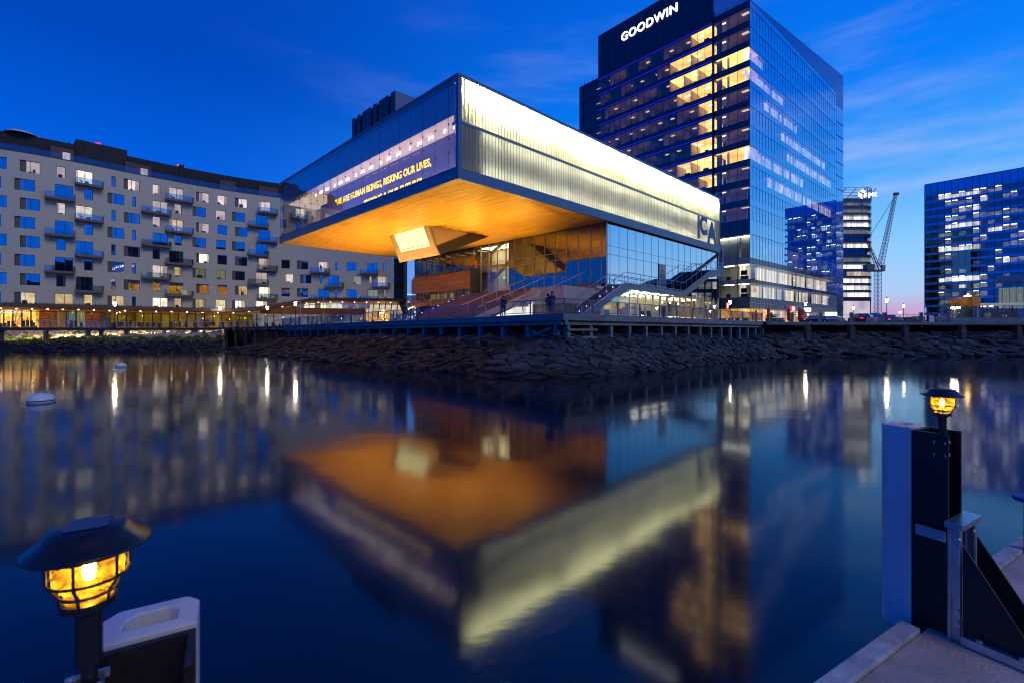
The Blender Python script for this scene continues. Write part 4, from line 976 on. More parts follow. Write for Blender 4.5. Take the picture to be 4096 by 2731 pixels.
# ================================================================== curved apartment building
AX = [-160, 0, 306, 612, 857, 1117, 1572]; AY = [575, 601, 647, 711, 757, 791, 819]
pf = np.polyfit([(x - 700) / 800 for x in AX], [32.1 * F / (1318 - y) for y in AY], 4)
def AD(px): return float(np.polyval(pf, (px - 700) / 800))
def ap(px, off=0, z=0):
    d = AD(px); p = gxy(px, d); q = gxy(px + 4, AD(px + 4)); t = (q - p).normalized(); n = Vector((t.y, -t.x, 0))
    p = p + n * off; p.z = z; return p
H = 35.1
apt = thing('apartment_building', tuple(ap(600, 0, 3.1)), 'curved pale brick apartment building with staggered windows and hanging glass balconies', 'building')
z1c = .6124
def sc(l, k=z1c, o=0): return [tuple((q * k + o) if isinstance(q, (int, float)) else q for q in r) for r in l]
# window, door with balcony, shutter window, slit: (kind, left, right, extra left, extra right)
odd = sc([('w', -40, 45), ('s', 168, 262, 130), ('w', 368, 428), ('d', 495, 607, 487, 670), ('w', 727, 755), ('s', 838, 913, 808), ('w', 997, 1047), ('d', 1105, 1197, 1077, 1256), ('s', 1302, 1366, 1281), ('w', 1420, 1483), ('s', 1560, 1615, 1535), ('d', 1690, 1765, 1683, 1812)])
odd += sc([('w', 110, 253), ('s', 436, 566, 376), ('d', 745, 920, 622, 940), ('w', 1026, 1069), ('w', 1224, 1400), ('d', 1578, 1754, 1475, 1765), ('w', 1855, 1895)], .2338, 1100)
eve = sc([('w', -60, 8), ('s', 133, 229, 94), ('d', 358, 478, 291, 489), ('w', 550, 607), ('s', 733, 812, 702), ('w', 863, 888), ('d', 997, 1097, 922, 1110), ('w', 1140, 1186), ('s', 1280, 1345, 1257), ('w', 1410, 1474), ('s', 1538, 1600, 1515), ('d', 1670, 1745, 1620, 1752)])
eve += sc([('w', 170, 312), ('s', 490, 620, 430), ('w', 767, 812), ('d', 912, 1092, 875, 1185), ('w', 1334, 1468), ('w', 1612, 1653), ('d', 1750, 1918, 1687, 1970)], .2338, 1100)
litmap = ['BPPRBPPPPPPP.......', 'BBBBBBPPBBBB.......', 'BBBRBBPWPBBB.......', 'BBDBDDDDBDBBBBPPBBB', 'DDDDDDDWGBDBBBPPBBB'.replace('W', 'D'), 'DDDDDDWWGGDPPBBBGGG', 'DDDDDDDDGDWBBBBBBGG', 'DWWWWRBBWWBBBPBPGBB']
litmap = {0: 'BPPRBPPPPPPP', 1: 'BBBBBBPPBPBB', 2: 'BBPRBBPWPBBB', 3: 'BBBBDDDDBDBB', 4: 'DDDDDDDDRBDP' + 'BBPBBBB', 5: 'DDDDDDPWGGDP' + 'PBBBGWW', 6: 'DDDDDDDDDDWR' + 'BBBBBGG', 7: 'DWWWWDRWWWRR' + 'BBPPBGG'}
rows = []
for f in range(8): rows.append((33.75 - 3.43 * f, 33.75 - 3.43 * f - 2.12))
wall = MB(); reveal = MB()
PX0, PX1 = -150, 1572
def strip(m, x0, x1, z0, z1, off=0):
    k = max(1, int((x1 - x0) / 26) + 1)
    for i in range(k):
        a, b = x0 + (x1 - x0) * i / k, x0 + (x1 - x0) * (i + 1) / k
        m.quad(ap(a, off, z0), ap(b, off, z0), ap(b, off, z1), ap(a, off, z1))
strip(wall, PX0, PX1, rows[0][0] + .55, H)
RM = {'P': 'room_pink', 'W': 'room_warm', 'R': 'room_bright', 'G': 'room_green'}
for f, (zt, zb) in enumerate(rows):
    cz0, cz1 = zt + .55 - 3.43, zt + .55
    if f == 7: cz0 = 3.12
    op = []
    for k_, it in enumerate(odd if f % 2 == 0 else eve):
        kind = it[0]; x0 = it[3] if kind == 's' else it[1]; x1 = it[2]
        if f < 4 and x0 > 1115 : continue
        op.append((x0, x1, zb - (.55 if kind == 'd' else 0), it, litmap[f][k_] if k_ < len(litmap[f]) else 'B'))
    x = PX0
    for x0, x1, z0, it, lt in op:
        strip(wall, x, x0, cz0, cz1); strip(wall, x0, x1, cz0, z0); strip(wall, x0, x1, zt, cz1); x = x1
        R = -.28
        a0, a1, b0, b1 = ap(x0), ap(x1), ap(x0, R), ap(x1, R)
        def zz3(p, z): return (p.x, p.y, z)
        reveal.quad(zz3(a0, z0), zz3(b0, z0), zz3(b0, zt), zz3(a0, zt)).quad(zz3(b1, z0), zz3(a1, z0), zz3(a1, zt), zz3(b1, zt)).quad(zz3(a0, zt), zz3(b0, zt), zz3(b1, zt), zz3(a1, zt)).quad(zz3(a0, z0), zz3(a1, z0), zz3(b1, z0), zz3(b0, z0))
        # the window itself
        dirx = (b1 - b0).normalized(); n = Vector((dirx.y, -dirx.x, 0)); W_ = (b1 - b0).length; kind = it[0]
        def fb(u0, u1, za, zc, d0=-.04, d1=.05):
            P = [b0 + dirx * u + n * d for u, d in ((u0, d0), (u1, d0), (u1, d1), (u0, d1))]
            return [(p.x, p.y, za) for p in P] + [(p.x, p.y, zc) for p in P]
        sh = (ap(it[1], R) - b0).dot(dirx) if kind == 's' else 0
        fm = MB(); t_ = .06
        fm.hexa(fb(0, W_, z0, z0 + t_)); fm.hexa(fb(0, W_, zt - t_, zt)); fm.hexa(fb(0, t_, z0 + t_, zt - t_)); fm.hexa(fb(W_ - t_, W_, z0 + t_, zt - t_))
        if kind == 'd': mid = sh + (W_ - sh) * .54
        elif kind == 's': mid = sh + (W_ - sh) * .30
        else: mid = W_ * .70 if W_ > 2 else None
        if mid: fm.hexa(fb(mid - .04, mid + .04, z0 + t_, zt - t_))
        wn = fm.build('window', 'frame_dark', apt)
        if kind == 's': MB().hexa(fb(.05, sh, z0 + .05, zt - .05, -.02, .03)).build('shutter', 'shutter_bronze', wn)
        ed = [sh + t_ if kind == 's' else t_] + ([mid - .04, mid + .04] if mid else []) + [W_ - t_]
        for u0, u1 in zip(ed[0::2], ed[1::2]):
            v4 = fb(u0, u1, z0 + t_, zt - t_, 0, 0)
            tl_ = uni(-.012, .012); tz_ = uni(-.006, .01)
            q = [Vector(v4[0]) , Vector(v4[1]) + n * tl_, Vector(v4[5]) + n * (tl_ + tz_), Vector(v4[4]) + n * tz_]
            MB().quad(*q).build('pane', 'glass_window' if lt in 'BD' else 'glass_lit_window', wn, fix=False)
        if lt not in 'BD':
            r_ = MB(); d = -uni(1.6, 2.6)
            P = [b0 + dirx * (sh + .05) - n * .1, b1 - dirx * .05 - n * .1, b1 - dirx * .05 + n * d, b0 + dirx * (sh + .05) + n * d]
            lo = [(p.x, p.y, z0) for p in P]; hi = [(p.x, p.y, zt) for p in P]
            r_.quad(lo[3], lo[2], hi[2], hi[3]).quad(lo[0], lo[3], hi[3], hi[0]).quad(lo[1], lo[2], hi[2], hi[1]).quad(hi[0], hi[1], hi[2], hi[3])
            r_.build('lit_room', RM[lt], wn)
            for q in range(random.choice((1, 2))):
                u = uni(sh + .1, max(sh + .2, W_ - .8)); w_ = uni(.3, .8); hh = uni(.3, .9)
                MB().hexa(fb(u, u + w_, z0 + .01, z0 + hh, -.9, -.45)).build('furniture', 'dim_interior', wn)
        if lt in 'PWR' and rnd() < .6 or lt in 'BD' and rnd() < .35:
            cw_ = (W_ - sh) * uni(.12, .34); c0_ = sh + .06 if rnd() < .5 else W_ - .06 - cw_; m_ = MB(); nf = max(3, int(cw_ / .09))
            for q in range(nf):
                u0, u1 = c0_ + cw_ * q / nf, c0_ + cw_ * (q + 1) / nf; d0, d1 = (-.10, -.16) if q % 2 else (-.16, -.10)
                A_, B_ = b0 + dirx * u0 + n * d0, b0 + dirx * u1 + n * d1; m_.quad((A_.x, A_.y, z0 + .05), (B_.x, B_.y, z0 + .05), (B_.x, B_.y, zt - .05), (A_.x, A_.y, zt - .05))
            m_.build('curtain', 'curtain_fabric', wn, fix=False)
        if lt in 'BD':
            MB().hexa(fb(sh + .02, W_ - .02, z0 + .02, zt - .02, -.9, -.8)).build('dark_room', 'dim_interior', wn)
        if kind == 'd' and f < 7:
            c0, c1 = ap(it[3]), ap(it[4]); dx = (c1 - c0).normalized(); nn_ = Vector((dx.y, -dx.x, 0)); WB = (c1 - c0).length; ob_ = 1.45; zb_ = z0 - .02
            def bb(u0, u1, d0, d1, za, zc):
                P = [c0 + dx * u + nn_ * d for u, d in ((u0, d0), (u1, d0), (u1, d1), (u0, d1))]
                return [(p.x, p.y, za) for p in P] + [(p.x, p.y, zc) for p in P]
            bl = MB().hexa(bb(0, WB, .0, ob_, zb_ - .42, zb_)).hexa(bb(WB - .1, WB, .0, ob_, zb_ + .001, zb_ + .95)).build('balcony', 'balcony_grey', apt)
            MB().hexa(bb(.02, WB - .12, ob_ - .06, ob_ - .03, zb_ + .003, zb_ + .98)).build('glass_guard', 'glass_guard', bl)
            MB().hexa(bb(.02, .05, .05, ob_ - .07, zb_ + .003, zb_ + .98)).build('glass_guard', 'glass_guard', bl)
            if rnd() < .6:
                u = uni(.5, WB - 1.6)
                MB().hexa(bb(u, u + .5, .5, 1.0, zb_ + .35, zb_ + .45)).hexa(bb(u, u + .06, .5, 1.0, zb_ + .45, zb_ + .8)).hexa(bb(u + .22, u + .28, .7, .8, zb_, zb_ + .35)).build('chair', 'frame_dark', bl)
    strip(wall, x, PX1, cz0, cz1)
wall.build('wall', 'brick_pale', apt, fix=False); reveal.build('window_reveals', 'shutter_bronze', apt, fix=False)
# glazed corner bay at the right end
e0 = ap(1572); e1 = gxy(1612, AD(1572) + 1.5); e2 = gxy(1622, AD(1572) + 14)
for k in range(9):
    z0 = 8 + k * 3.0
    for p, q in ((e0.lerp(e1, 0), e0.lerp(e1, .49)), (e0.lerp(e1, .51), e1)):
        MB().quad((p.x, p.y, z0 + .05), (q.x, q.y, z0 + .05), (q.x, q.y, z0 + 2.95), (p.x, p.y, z0 + 2.95)).build('corner_pane', 'glass_window', apt, fix=False)
MB().prism([(e1.x, e1.y, 8), (e2.x, e2.y, 8), (e2.x, e2.y, H), (e1.x, e1.y, H)], (.5, 0, 0)).build('end_wall', 'brick_dark', apt)
MB().prism([(e0.x, e0.y + 1.0, 8), (e1.x, e1.y + .6, 8), (e1.x, e1.y + .6, H), (e0.x, e0.y + 1.0, H)], (0, .3, 0)).build('corner_room', 'dim_interior', apt)
# roof terrace guard, recessed dark brick attic, stair head, fittings
for a_ in range(-150, 1560, 45): 
    p, q = ap(a_ + 1, -.3), ap(a_ + 44, -.3)
    MB().quad((p.x, p.y, H + .02), (q.x, q.y, H + .02), (q.x, q.y, H + 1.25), (p.x, p.y, H + 1.25)).build('roof_guard', 'glass_guard', apt, fix=False)
cop = MB()
for a_ in range(-150, 1572, 21):
    b_ = min(a_ + 21, 1572); cop.hexa([ap(a_, .08, H), ap(b_, .08, H), ap(b_, -.5, H), ap(a_, -.5, H), ap(a_, .08, H + .12), ap(b_, .08, H + .12), ap(b_, -.5, H + .12), ap(a_, -.5, H + .12)])
cop.build('coping', 'frame_dark', apt)
rf = MB()
for a_ in range(-150, 1572, 42): rf.quad(ap(a_, -.4, H - .05), ap(min(a_ + 42, 1572), -.4, H - .05), ap(min(a_ + 42, 1572), -14, H - .05), ap(a_, -14, H - .05))
rf.build('roof', 'frame_dark', apt, fix=False)
def attic(x0, x1, off, z1, name='attic', mt='brick_dark'):
    m = MB(); k = max(1, int((x1 - x0) / 30))
    for i in range(k):
        a, b = x0 + (x1 - x0) * i / k, x0 + (x1 - x0) * (i + 1) / k
        m.hexa([ap(a, off, H - .1), ap(b, off, H - .1), ap(b, off - 7, H - .1), ap(a, off - 7, H - .1), ap(a, off, z1), ap(b, off, z1), ap(b, off - 7, z1), ap(a, off - 7, z1)])
    return m.build(name, mt, apt)
attic(-150, 318, -4.5, H + 4.6); attic(318, 528, -4.4, H + 5.8, 'stair_head'); attic(530, 735, -4.5, H + 4.7); attic(735, 752, -4.2, H + 5.2); attic(752, 1560, -4.5, H + 4.7)
for x0, x1, mt in ((204, 306, 'cladding_wood'), (516, 620, 'cladding_wood'), (888, 950, 'cladding_wood'), (1040, 1115, 'cladding_wood')): attic(x0, x1, -3.6, H + 3.2, 'timber_bay', 'fascia_brown')
for x0, x1 in ((257, 290), (578, 606)):
    p, q = ap(x0, -3.5), ap(x1, -3.5); MB().quad((p.x, p.y, H + .2), (q.x, q.y, H + .2), (q.x, q.y, H + 2.4), (p.x, p.y, H + 2.4)).build('attic_window', 'room_pink', apt)
for px, z in ((60, 4.9), (140, 4.9), (240, 4.8), (288, 4.9), (620, 4.9), (660, 5), (900, 4.9), (1010, 4.9)):
    p = ap(px, -6, H + z - .4); MB().tube([p, p + Vector((0, 0, uni(.5, 1.3)))], .05, 5).box(p.x - .25, p.x + .25, p.y - .1, p.y + .1, p.z + .5, p.z + .7).build('roof_vent', 'galvanised', apt)
p = ap(388, -6, H + 5.8); MB().box(p.x, p.x + 1.6, p.y, p.y + .4, p.z, p.z + .35).build('beacon', 'red_light', apt)
p = ap(731, -6, H + 5.2); MB().box(p.x, p.x + .5, p.y, p.y + .3, p.z, p.z + .3).build('beacon', 'red_light', apt)
p = ap(60, -5.5, H + 4.7); MB().lathe([(0, .7), (1.6, .5), (2.4, 0)], 14, tuple(p)).build('roof_dish', 'white_plaster', apt)
# ---- street level: canopy with planted roof, timber soffit, shop fronts
CPX = [-150, 0, 306, 735, 919, 1041, 1117, 1243, 1330, 1623]; CPD = [71, 74, 80, 90, 95, 98, 100, 102, 104, 108]
CPZ = [7.12, 7.12, 7.15, 7.1, 7.05, 7.7, 8.5, 9.65, 9.9, 9.95]
def cn(px, off=0, dz_=0):
    p = gxy(px, np.interp(px, CPX, CPD) + off); p.z = np.interp(px, CPX, CPZ) + dz_; return p
xs = list(range(-140, 1625, 21))
fa, so_, rf_ = MB(), MB(), MB()
for a_, b_ in zip(xs[:-1], xs[1:]):
    fa.hexa([cn(a_, 0, -.55), cn(b_, 0, -.55), cn(b_, .3, -.55), cn(a_, .3, -.55), cn(a_), cn(b_), cn(b_, .3), cn(a_, .3)])
    so_.hexa([cn(a_, .31, -.55), cn(b_, .31, -.55), cn(b_, 9, -.75), cn(a_, 9, -.75), cn(a_, .31, -.45), cn(b_, .31, -.45), cn(b_, 9, -.65), cn(a_, 9, -.65)])
    rf_.quad(cn(a_, .3, -.05), cn(b_, .3, -.05), cn(b_, 12, .0), cn(a_, 12, .0))
cpy = fa.build('canopy', 'fascia_brown', apt); so_.build('canopy_soffit', 'canopy_wood', cpy); rf_.build('canopy_roof', 'bank_earth', cpy, fix=False)
gr = MB()
for i in range(2600):
    p = cn(uni(-60, 1600), uni(.2, 1.6), -.05); h = uni(.08, .45) * (1.9 if rnd() < .05 else 1); d = Vector((uni(-.2, .2), 0, 1)) * h; gr.add([p, p + Vector((.06, 0, 0)), p + d], [(0, 1, 2)])
tag(gr.build('roof_grasses', 'grass_dry', cpy, fix=False), kind='stuff')
for x_ in list(range(4, 1000, 62)) + list(range(1130, 1600, 48)):
    p = cn(x_, 4.0, -.72); MB().lathe([(.0, 0), (.11, 0), (.11, .06)], 8, tuple(p)).build('can_light', 'can_light', cpy)
for a_, b_ in zip(xs[::3], xs[3::3]):  # glow strips, hidden by a lip, added to brighten the canopy soffit
    MB().hexa([cn(a_ + 2, 6.6, -1.0), cn(b_ - 2, 6.6, -1.0), cn(b_ - 2, 6.9, -1.0), cn(a_ + 2, 6.9, -1.0), cn(a_ + 2, 6.6, -.97), cn(b_ - 2, 6.6, -.97), cn(b_ - 2, 6.9, -.97), cn(a_ + 2, 6.9, -.97)]).build('added_soffit_wash', 'soffit_wash_glow', cpy)
    MB().hexa([cn(a_, 6.45, -1.06), cn(b_, 6.45, -1.06), cn(b_, 6.55, -1.06), cn(a_, 6.55, -1.06), cn(a_, 6.45, -.93), cn(b_, 6.45, -.93), cn(b_, 6.55, -.93), cn(a_, 6.55, -.93)]).build('added_wash_lip', 'canopy_wood', cpy)
def sf(px, z): p = gxy(px, np.interp(px, CPX, CPD) + 7.5); p.z = z; return p
def shop(x0, x1, kd):
    zt = np.interp((x0 + x1) / 2, CPX, CPZ) - .75; zt = min(zt, 6.45); n = max(1, int((x1 - x0) / 34))
    for i in range(n):
        a, b = x0 + (x1 - x0) * i / n, x0 + (x1 - x0) * (i + 1) / n
        if kd == 'wood':
            for j in range(8): 
                za, zc = 3.16 + (zt - 3.16) * j / 8, 3.16 + (zt - 3.16) * (j + 1) / 8 - .02
                MB().hexa([sf(a, za), sf(b - .3, za), sf(b - .3, za) + Vector((0, .2, 0)), sf(a, za) + Vector((0, .2, 0)), sf(a, zc), sf(b - .3, zc), sf(b - .3, zc) + Vector((0, .2, 0)), sf(a, zc) + Vector((0, .2, 0))]).build('cladding_board', 'canopy_wood', apt)
            continue
        MB().quad(sf(a + 1, 3.2), sf(b - 1, 3.2), sf(b - 1, zt), sf(a + 1, zt)).build('shop_window', 'glass_clear', apt, fix=False)
        MB().hexa([sf(b - 1, 3.16), sf(b + 1, 3.16), sf(b + 1, 3.16) + Vector((0, .2, 0)), sf(b - 1, 3.16) + Vector((0, .2, 0)), sf(b - 1, zt), sf(b + 1, zt), sf(b + 1, zt) + Vector((0, .2, 0)), sf(b - 1, zt) + Vector((0, .2, 0))]).build('mullion', 'mullion_metal', apt)
        bk_ = Vector((0, 2.6, 0)); MB().quad(sf(a - 4, 3.2) + bk_, sf(b, 3.2) + bk_, sf(b, zt) + bk_, sf(a - 4, zt) + bk_).build('shop_wall', kd, apt, fix=False)
        for q in range(2):
            u = uni(a, b - 8); hh = uni(.8, 1.5); MB().hexa([sf(u, 3.2) + bk_ * .5, sf(u + 7, 3.2) + bk_ * .5, sf(u + 7, 3.2) + bk_ * .6, sf(u, 3.2) + bk_ * .6, sf(u, 3.2 + hh) + bk_ * .5, sf(u + 7, 3.2 + hh) + bk_ * .5, sf(u + 7, 3.2 + hh) + bk_ * .6, sf(u, 3.2 + hh) + bk_ * .6]).build('furniture', 'dim_interior', apt)
        if rnd() < .6: 
            u = uni(a + 3, b - 4); p = sf(u, zt - uni(.3, 1.2)) + bk_ * .6; MB().lathe([(0, -.1), (.1, 0), (0, .1)], 6, tuple(p)).build('pendant_lamp', random.choice(['spot_white', 'pendant', 'pendant', 'exit_green']), apt)
shop(-60, 158, 'shop_orange'); shop(158, 225, 'wood'); shop(225, 341, 'room_green'); shop(341, 400, 'wood'); shop(400, 990, 'shop_yellow'); shop(990, 1440, 'room_blue')
# upper ribbon of timber and first-floor windows at the right end
def rbn(x0, x1, za, zc, mt, name, off=5.0, th=.4):
    m = MB(); k = max(1, int((x1 - x0) / 30))
    for i in range(k):
        a, b = x0 + (x1 - x0) * i / k, x0 + (x1 - x0) * (i + 1) / k
        P = []
        for z in (za, zc):
            for x_, o_ in ((a, off), (b, off), (b, off + th), (a, off + th)):
                p = cn(x_, o_); p.z = z; P.append(p)
        m.hexa(P)
    return m.build(name, mt, apt)
for j in range(6): rbn(1040, 1462, 6.40 + j * .24, 6.40 + j * .24 + .225, 'canopy_wood', 'ribbon_board')
for i, x_ in enumerate(range(1150, 1460, 22)):
    rbn(x_ + .6, x_ + 21.4, 7.86, 9.1, 'glass_clear', 'upper_window', 5.2, .02)
    rbn(x_ + 1, x_ + 21, 7.86, 9.1, 'room_bright' if 1205 < x_ < 1255 or 1270 < x_ < 1360 else 'room_blue', 'upper_room', 7.4, .05)
for i, x_ in enumerate(range(1462, 1612, 24)):
    p0_, p1_ = cn(x_ + 1, 5.5), cn(x_ + 23, 5.5)
    MB().quad((p0_.x, p0_.y, 3.4), (p1_.x, p1_.y, 3.4), (p1_.x + .6, p1_.y, 9.2), (p0_.x + .6, p0_.y, 9.2)).build('pavilion_pane', 'glass_clear', apt, fix=False)
    MB().bar((p1_.x, p1_.y, 3.2), (p1_.x + .6, p1_.y, 9.2), .12, .2).build('mullion', 'mullion_metal', apt)
rbn(1465, 1610, 6.8, 9.1, 'room_warm', 'pavilion_wall', 9.5, .1); rbn(1465, 1560, 3.3, 6.8, 'shop_orange', 'pavilion_wall', 9.6, .1)
MB().prism([tuple(cn(1592, 2, -.6)), tuple(cn(1622, 2, -.6)), tuple(cn(1634, 2, -3.4)), tuple(cn(1612, 2, -3.4))], (0, 6, 0)).build('raking_end', 'canopy_wood', cpy)
for i in range(34):
    p = cn(uni(1510, 1550), 7.5, 0); p.z = uni(4.2, 7.6)
    MB().lathe([(0, -.16), (.13, -.05), (.13, .08), (0, .18)], 7, tuple(p)).build('pendant_lamp', 'pendant', apt)
sg = text('sign_lettering', 'WOODS HILL', 1.05, 'sign_lilac', apt, Matrix.Identity(4), .03, 0, spacing=1.08)
p = cn(-14, 3.2, -1.45); q = cn(118, 3.2, -1.45); sg.matrix_basis = frame4(p - Vector(apt.location), (q - p).normalized())
sg.scale = ((q - p).length / sg.dimensions.x,) * 3 if sg.dimensions.x else (1, 1, 1)
for px in (120, 210):
    p = sf(px, 3.16) - Vector((0, .4, 0)); MB().tube([p, p + Vector((0, 0, 2.1))], .05, 6).build('sign_post', 'frame_dark', apt)
# ================================================================== railings
def railing(name, label, pts, sp=3.45, h=1.08, style='bars', lean=None, group=None):
    r = thing(name, tuple(pts[0]), label, 'railing')
    for P, Q in zip(pts[:-1], pts[1:]):
        L_ = (Q - P).length; n = max(1, int(round(L_ / sp))); d = (Q - P) / L_; ln = lean or Vector((0, 0, 0)); up = Vector((0, 0, h)) + ln
        MB().bar(P + up, Q + up, .07, .06).build('top_rail', 'rail_steel' if style == 'bars' else 'stainless', r)
        if style == 'bars': MB().bar(P + Vector((0, 0, .12)), Q + Vector((0, 0, .12)), .05, .05).build('bottom_rail', 'rail_steel', r)
        for i in range(n + (Q is pts[-1])):
            p = P.lerp(Q, i / n); MB().bar(p, p + up + Vector((0, 0, .02)), .10 if style == 'bars' else .06, .10 if style == 'bars' else .05).build('post', 'rail_steel' if style == 'bars' else 'galvanised', r)
        for i in range(n):
            a, b = P.lerp(Q, i / n), P.lerp(Q, (i + 1) / n); m = MB(); w_ = (b - a).length
            if style == 'bars':
                k = int(w_ / .125)
                for j in range(1, k): p = a.lerp(b, j / k); m.bar(p + Vector((0, 0, .12)), p + Vector((0, 0, h - .02)), .022)
                tag(m.build('baluster_panel', 'rail_steel', r, fix=False), kind='stuff')
            else:
                for j in range(7): f_ = (j + 1) / 8; m.bar(a + up * f_, b + up * f_, .014)
                tag(m.build('cable_panel', 'galvanised', r, fix=False), kind='stuff')
    return r
up5 = Vector((0, 0, .05))
railing('railing', 'blue grey barred railing along the museum deck edge below the timber grandstand', [nK + inN * .12 + up5, nE + inN * .12 + up5])
railing('railing', 'blue grey barred railing along the museum deck edge in front of the glass lobby', [nK + inW * .12 + inN * .25 + up5, wE + inW * .12 + up5])
rl = [bw(x) + Vector((0, .15, 0)) for x in (1122, 1060, 1000, 940, 885)]
railing('railing', 'cable railing with leaning posts on the curved ramp beside the apartments', rl, 1.6, 1.05, 'cable', Vector((-.18, -.05, 0)))
rl = [bw(x) + Vector((0, .15, 0)) for x in (880, 700, 500, 330, 160, -20)]
railing('railing', 'long horizontal cable railing on the boardwalk in front of the shops', rl, 3.3, 1.05, 'cable')
# ================================================================== street lamps
def street_lamp():
    r = thing('street_lamp', (0, 0, 0), 'x', 'street lamp', group='street lamps on the waterfront')
    MB().lathe([(.22, 0), (.22, .25), (.15, .4), (.13, .75), (.09, .85), (.07, 1.2)], 12).build('base', 'dark_metal', r, world=False, smooth=False)
    MB().lathe([(.065, 1.15), (.05, 3.4), (.09, 3.45), (.09, 3.52)], 10).build('post', 'dark_metal', r, world=False)
    ln = MB().lathe([(.12, 3.55), (.21, 4.05), (.2, 4.12)], 8).build('lantern', 'lamp_white', r, world=False)
    MB().lathe([(.27, 4.1), (.20, 4.2), (.08, 4.36), (.03, 4.5), (0, 4.6)], 10).build('cap', 'dark_metal', r, world=False)
    m = MB()
    for j in range(4): t = j * math.pi / 2 + .4; m.bar((.13 * math.cos(t), .13 * math.sin(t), 3.5), (.23 * math.cos(t), .23 * math.sin(t), 4.1), .025)
    m.build('lantern_cage', 'dark_metal', r, world=False); return r
sl = kids(street_lamp()); first = True
lamps = [(459, 1207, 3.2, 'lit street lamp standing before the yellow shop windows and bare shrubs'), (880, 1226, 3.25, 'lit street lamp at the bend of the boardwalk ramp'), (1069, 1224, 3.35, 'lit street lamp on the ramp between the curved timber canopy and water'), (1182, 1206, 3.5, 'lit street lamp where the cable railing meets the barred railing'),
         (2921, 1201, 4.0, 'lit street lamp in front of the orange lit cafe corner'), (3223, 1208, 4.0, 'lit street lamp carrying a red banner by the tower'), (3413, 1226, 4.0, 'lit street lamp in front of the lilac glowing screen'), (3547, 1194, 4.0, 'tall lit street lamp beside the crane mast'), (3614, 1219, 4.0, 'lit street lamp against the pink sky near the bare trees'), (3600, 1247, 4.0, 'small far amber street lamp low against the pink sky')]
lamp_xy = {}
for px, py, zb, lb in lamps:
    D = (zb + 4.25 - CZ) * F / (HY - py); o = sl if first else copy_tree(sl); first = False
    o.location = ((px - CX) / F * D, D, zb); o['label'] = lb; o['group'] = 'street lamps on the waterfront'; lamp_xy[px] = (o.location.copy(), D)
# ================================================================== right-hand far buildings
blk = thing('office_block', (230.6, 265, 4), 'wide blue glass office block with rows of lit floors beyond the quay', 'building')
B0 = Vector((230.6, 265, 0)); BD = -DL; BN = Vector((-BD.y * -1, 0, 0)); BN = Vector((BD.y, -BD.x, 0))
if BN.y > 0: BN = -BN
def bp(s, d, z): return B0 + BD * s - BN * d + Vector((0, 0, z))
def bbox(s0, s1, d0, d1, z0, z1): return MB().hexa([bp(s0, d0, z0), bp(s1, d0, z0), bp(s1, d1, z0), bp(s0, d1, z0), bp(s0, d0, z1), bp(s1, d0, z1), bp(s1, d1, z1), bp(s0, d1, z1)])
BL = 84
bbox(.1, BL, 5, 34, 4, 83.6).build('core', 'dim_interior', blk); bbox(0, .1, 0, 34, 18, 83.8).build('side_wall', 'panel_metal', blk); bbox(0, BL, .02, 34, 83.6, 83.9).build('roof', 'dark_metal', blk)
MB().hexa([bp(-.1, 0, 18), bp(3.5, 0, 4), bp(3.5, 30, 4), bp(-.1, 30, 18), bp(-.1, 0, 18.2), bp(3.7, 0, 4.2), bp(3.7, 30, 4.2), bp(-.1, 30, 18.2)]).build('sloping_wall', 'white_plaster', blk)
bayw = 2.75; pcount = 0
bl_lit = {0: .9, 4: .85, 7: .85, 10: .4, 11: 1}
for k in range(17):
    h = 77.0 - 4.12 * k; lo = h - 2.9
    if h < 8: break
    bbox(.0, BL, .03, .2, h, h + 1.2).build('spandrel', 'block_spandrel', blk)
    bbox(.2, BL, .3, 5, lo - .7, lo - .1).build('floor_slab', 'dim_interior', blk)
    nb = int(BL / bayw); m_ = MB()
    for i in range(nb):
        q = [bp(i * bayw + .06, .05, lo), bp((i + 1) * bayw - .06, .05, lo), bp((i + 1) * bayw - .06, .05, h), bp(i * bayw + .06, .05, h)]
        if i < 17 and pcount < 290: MB().quad(*q).build('window_pane', 'glass_block', blk, fix=False); pcount += 1
        else: m_.quad(*q)
        pr = bl_lit.get(k, .62) if 4 < i * bayw < 21 else (.42 if i * bayw > 21 else .08)
        if rnd() < pr:
            bright = k in (0, 4, 7, 11) and i * bayw < 22 or rnd() < .15
            bbox(i * bayw + .1, (i + 1) * bayw - .1, uni(2.5, 4), 4.5, lo + uni(0, .8), h - uni(0, .6)).build('lit_room', ('room_white' if k == 11 else 'room_office') if bright else 'room_blue', blk)
            if rnd() < .5: bbox(i * bayw + .3, (i + 1) * bayw - .4, 1.2, 1.5, h - .25, h - .1).build('ceiling_light', 'strip_white', blk)
    if m_.v: tag(m_.build('glazing', 'glass_block', blk, fix=False), kind='stuff')
for i in range(int(BL / bayw) + 1): bbox(i * bayw - .09, i * bayw + .09, -.08, .04, 5, 83.6).build('mullion', 'mullion_metal', blk)
bbox(0, BL, .0, .12, 78.3, 83.6).build('parapet', 'block_spandrel', blk)
for i in range(12): bbox(28 + i * 2.4, 28 + i * 2.4 + .2, -3, -2.8, 8, 27).build('entry_mullion', 'pale_mullion', blk)
bbox(28, 58, -2.9, -2.7, 8, 26).build('entry_glass', 'glass_clear', blk); bbox(28, 58, -2.6, 0, 26.5, 30).build('entry_head', 'stucco_grey', blk); bbox(29, 58, -.4, -.2, 10, 24).build('entry_wall', 'room_green', blk)
for i in range(7): MB().bar(bp(28 + i * 3.2, -3, 27), bp(29.6 + i * 3.2, -3, 29.6), .3).bar(bp(29.6 + i * 3.2, -3, 29.6), bp(31.2 + i * 3.2, -3, 27), .3).build('truss_web', 'white_plaster', blk)
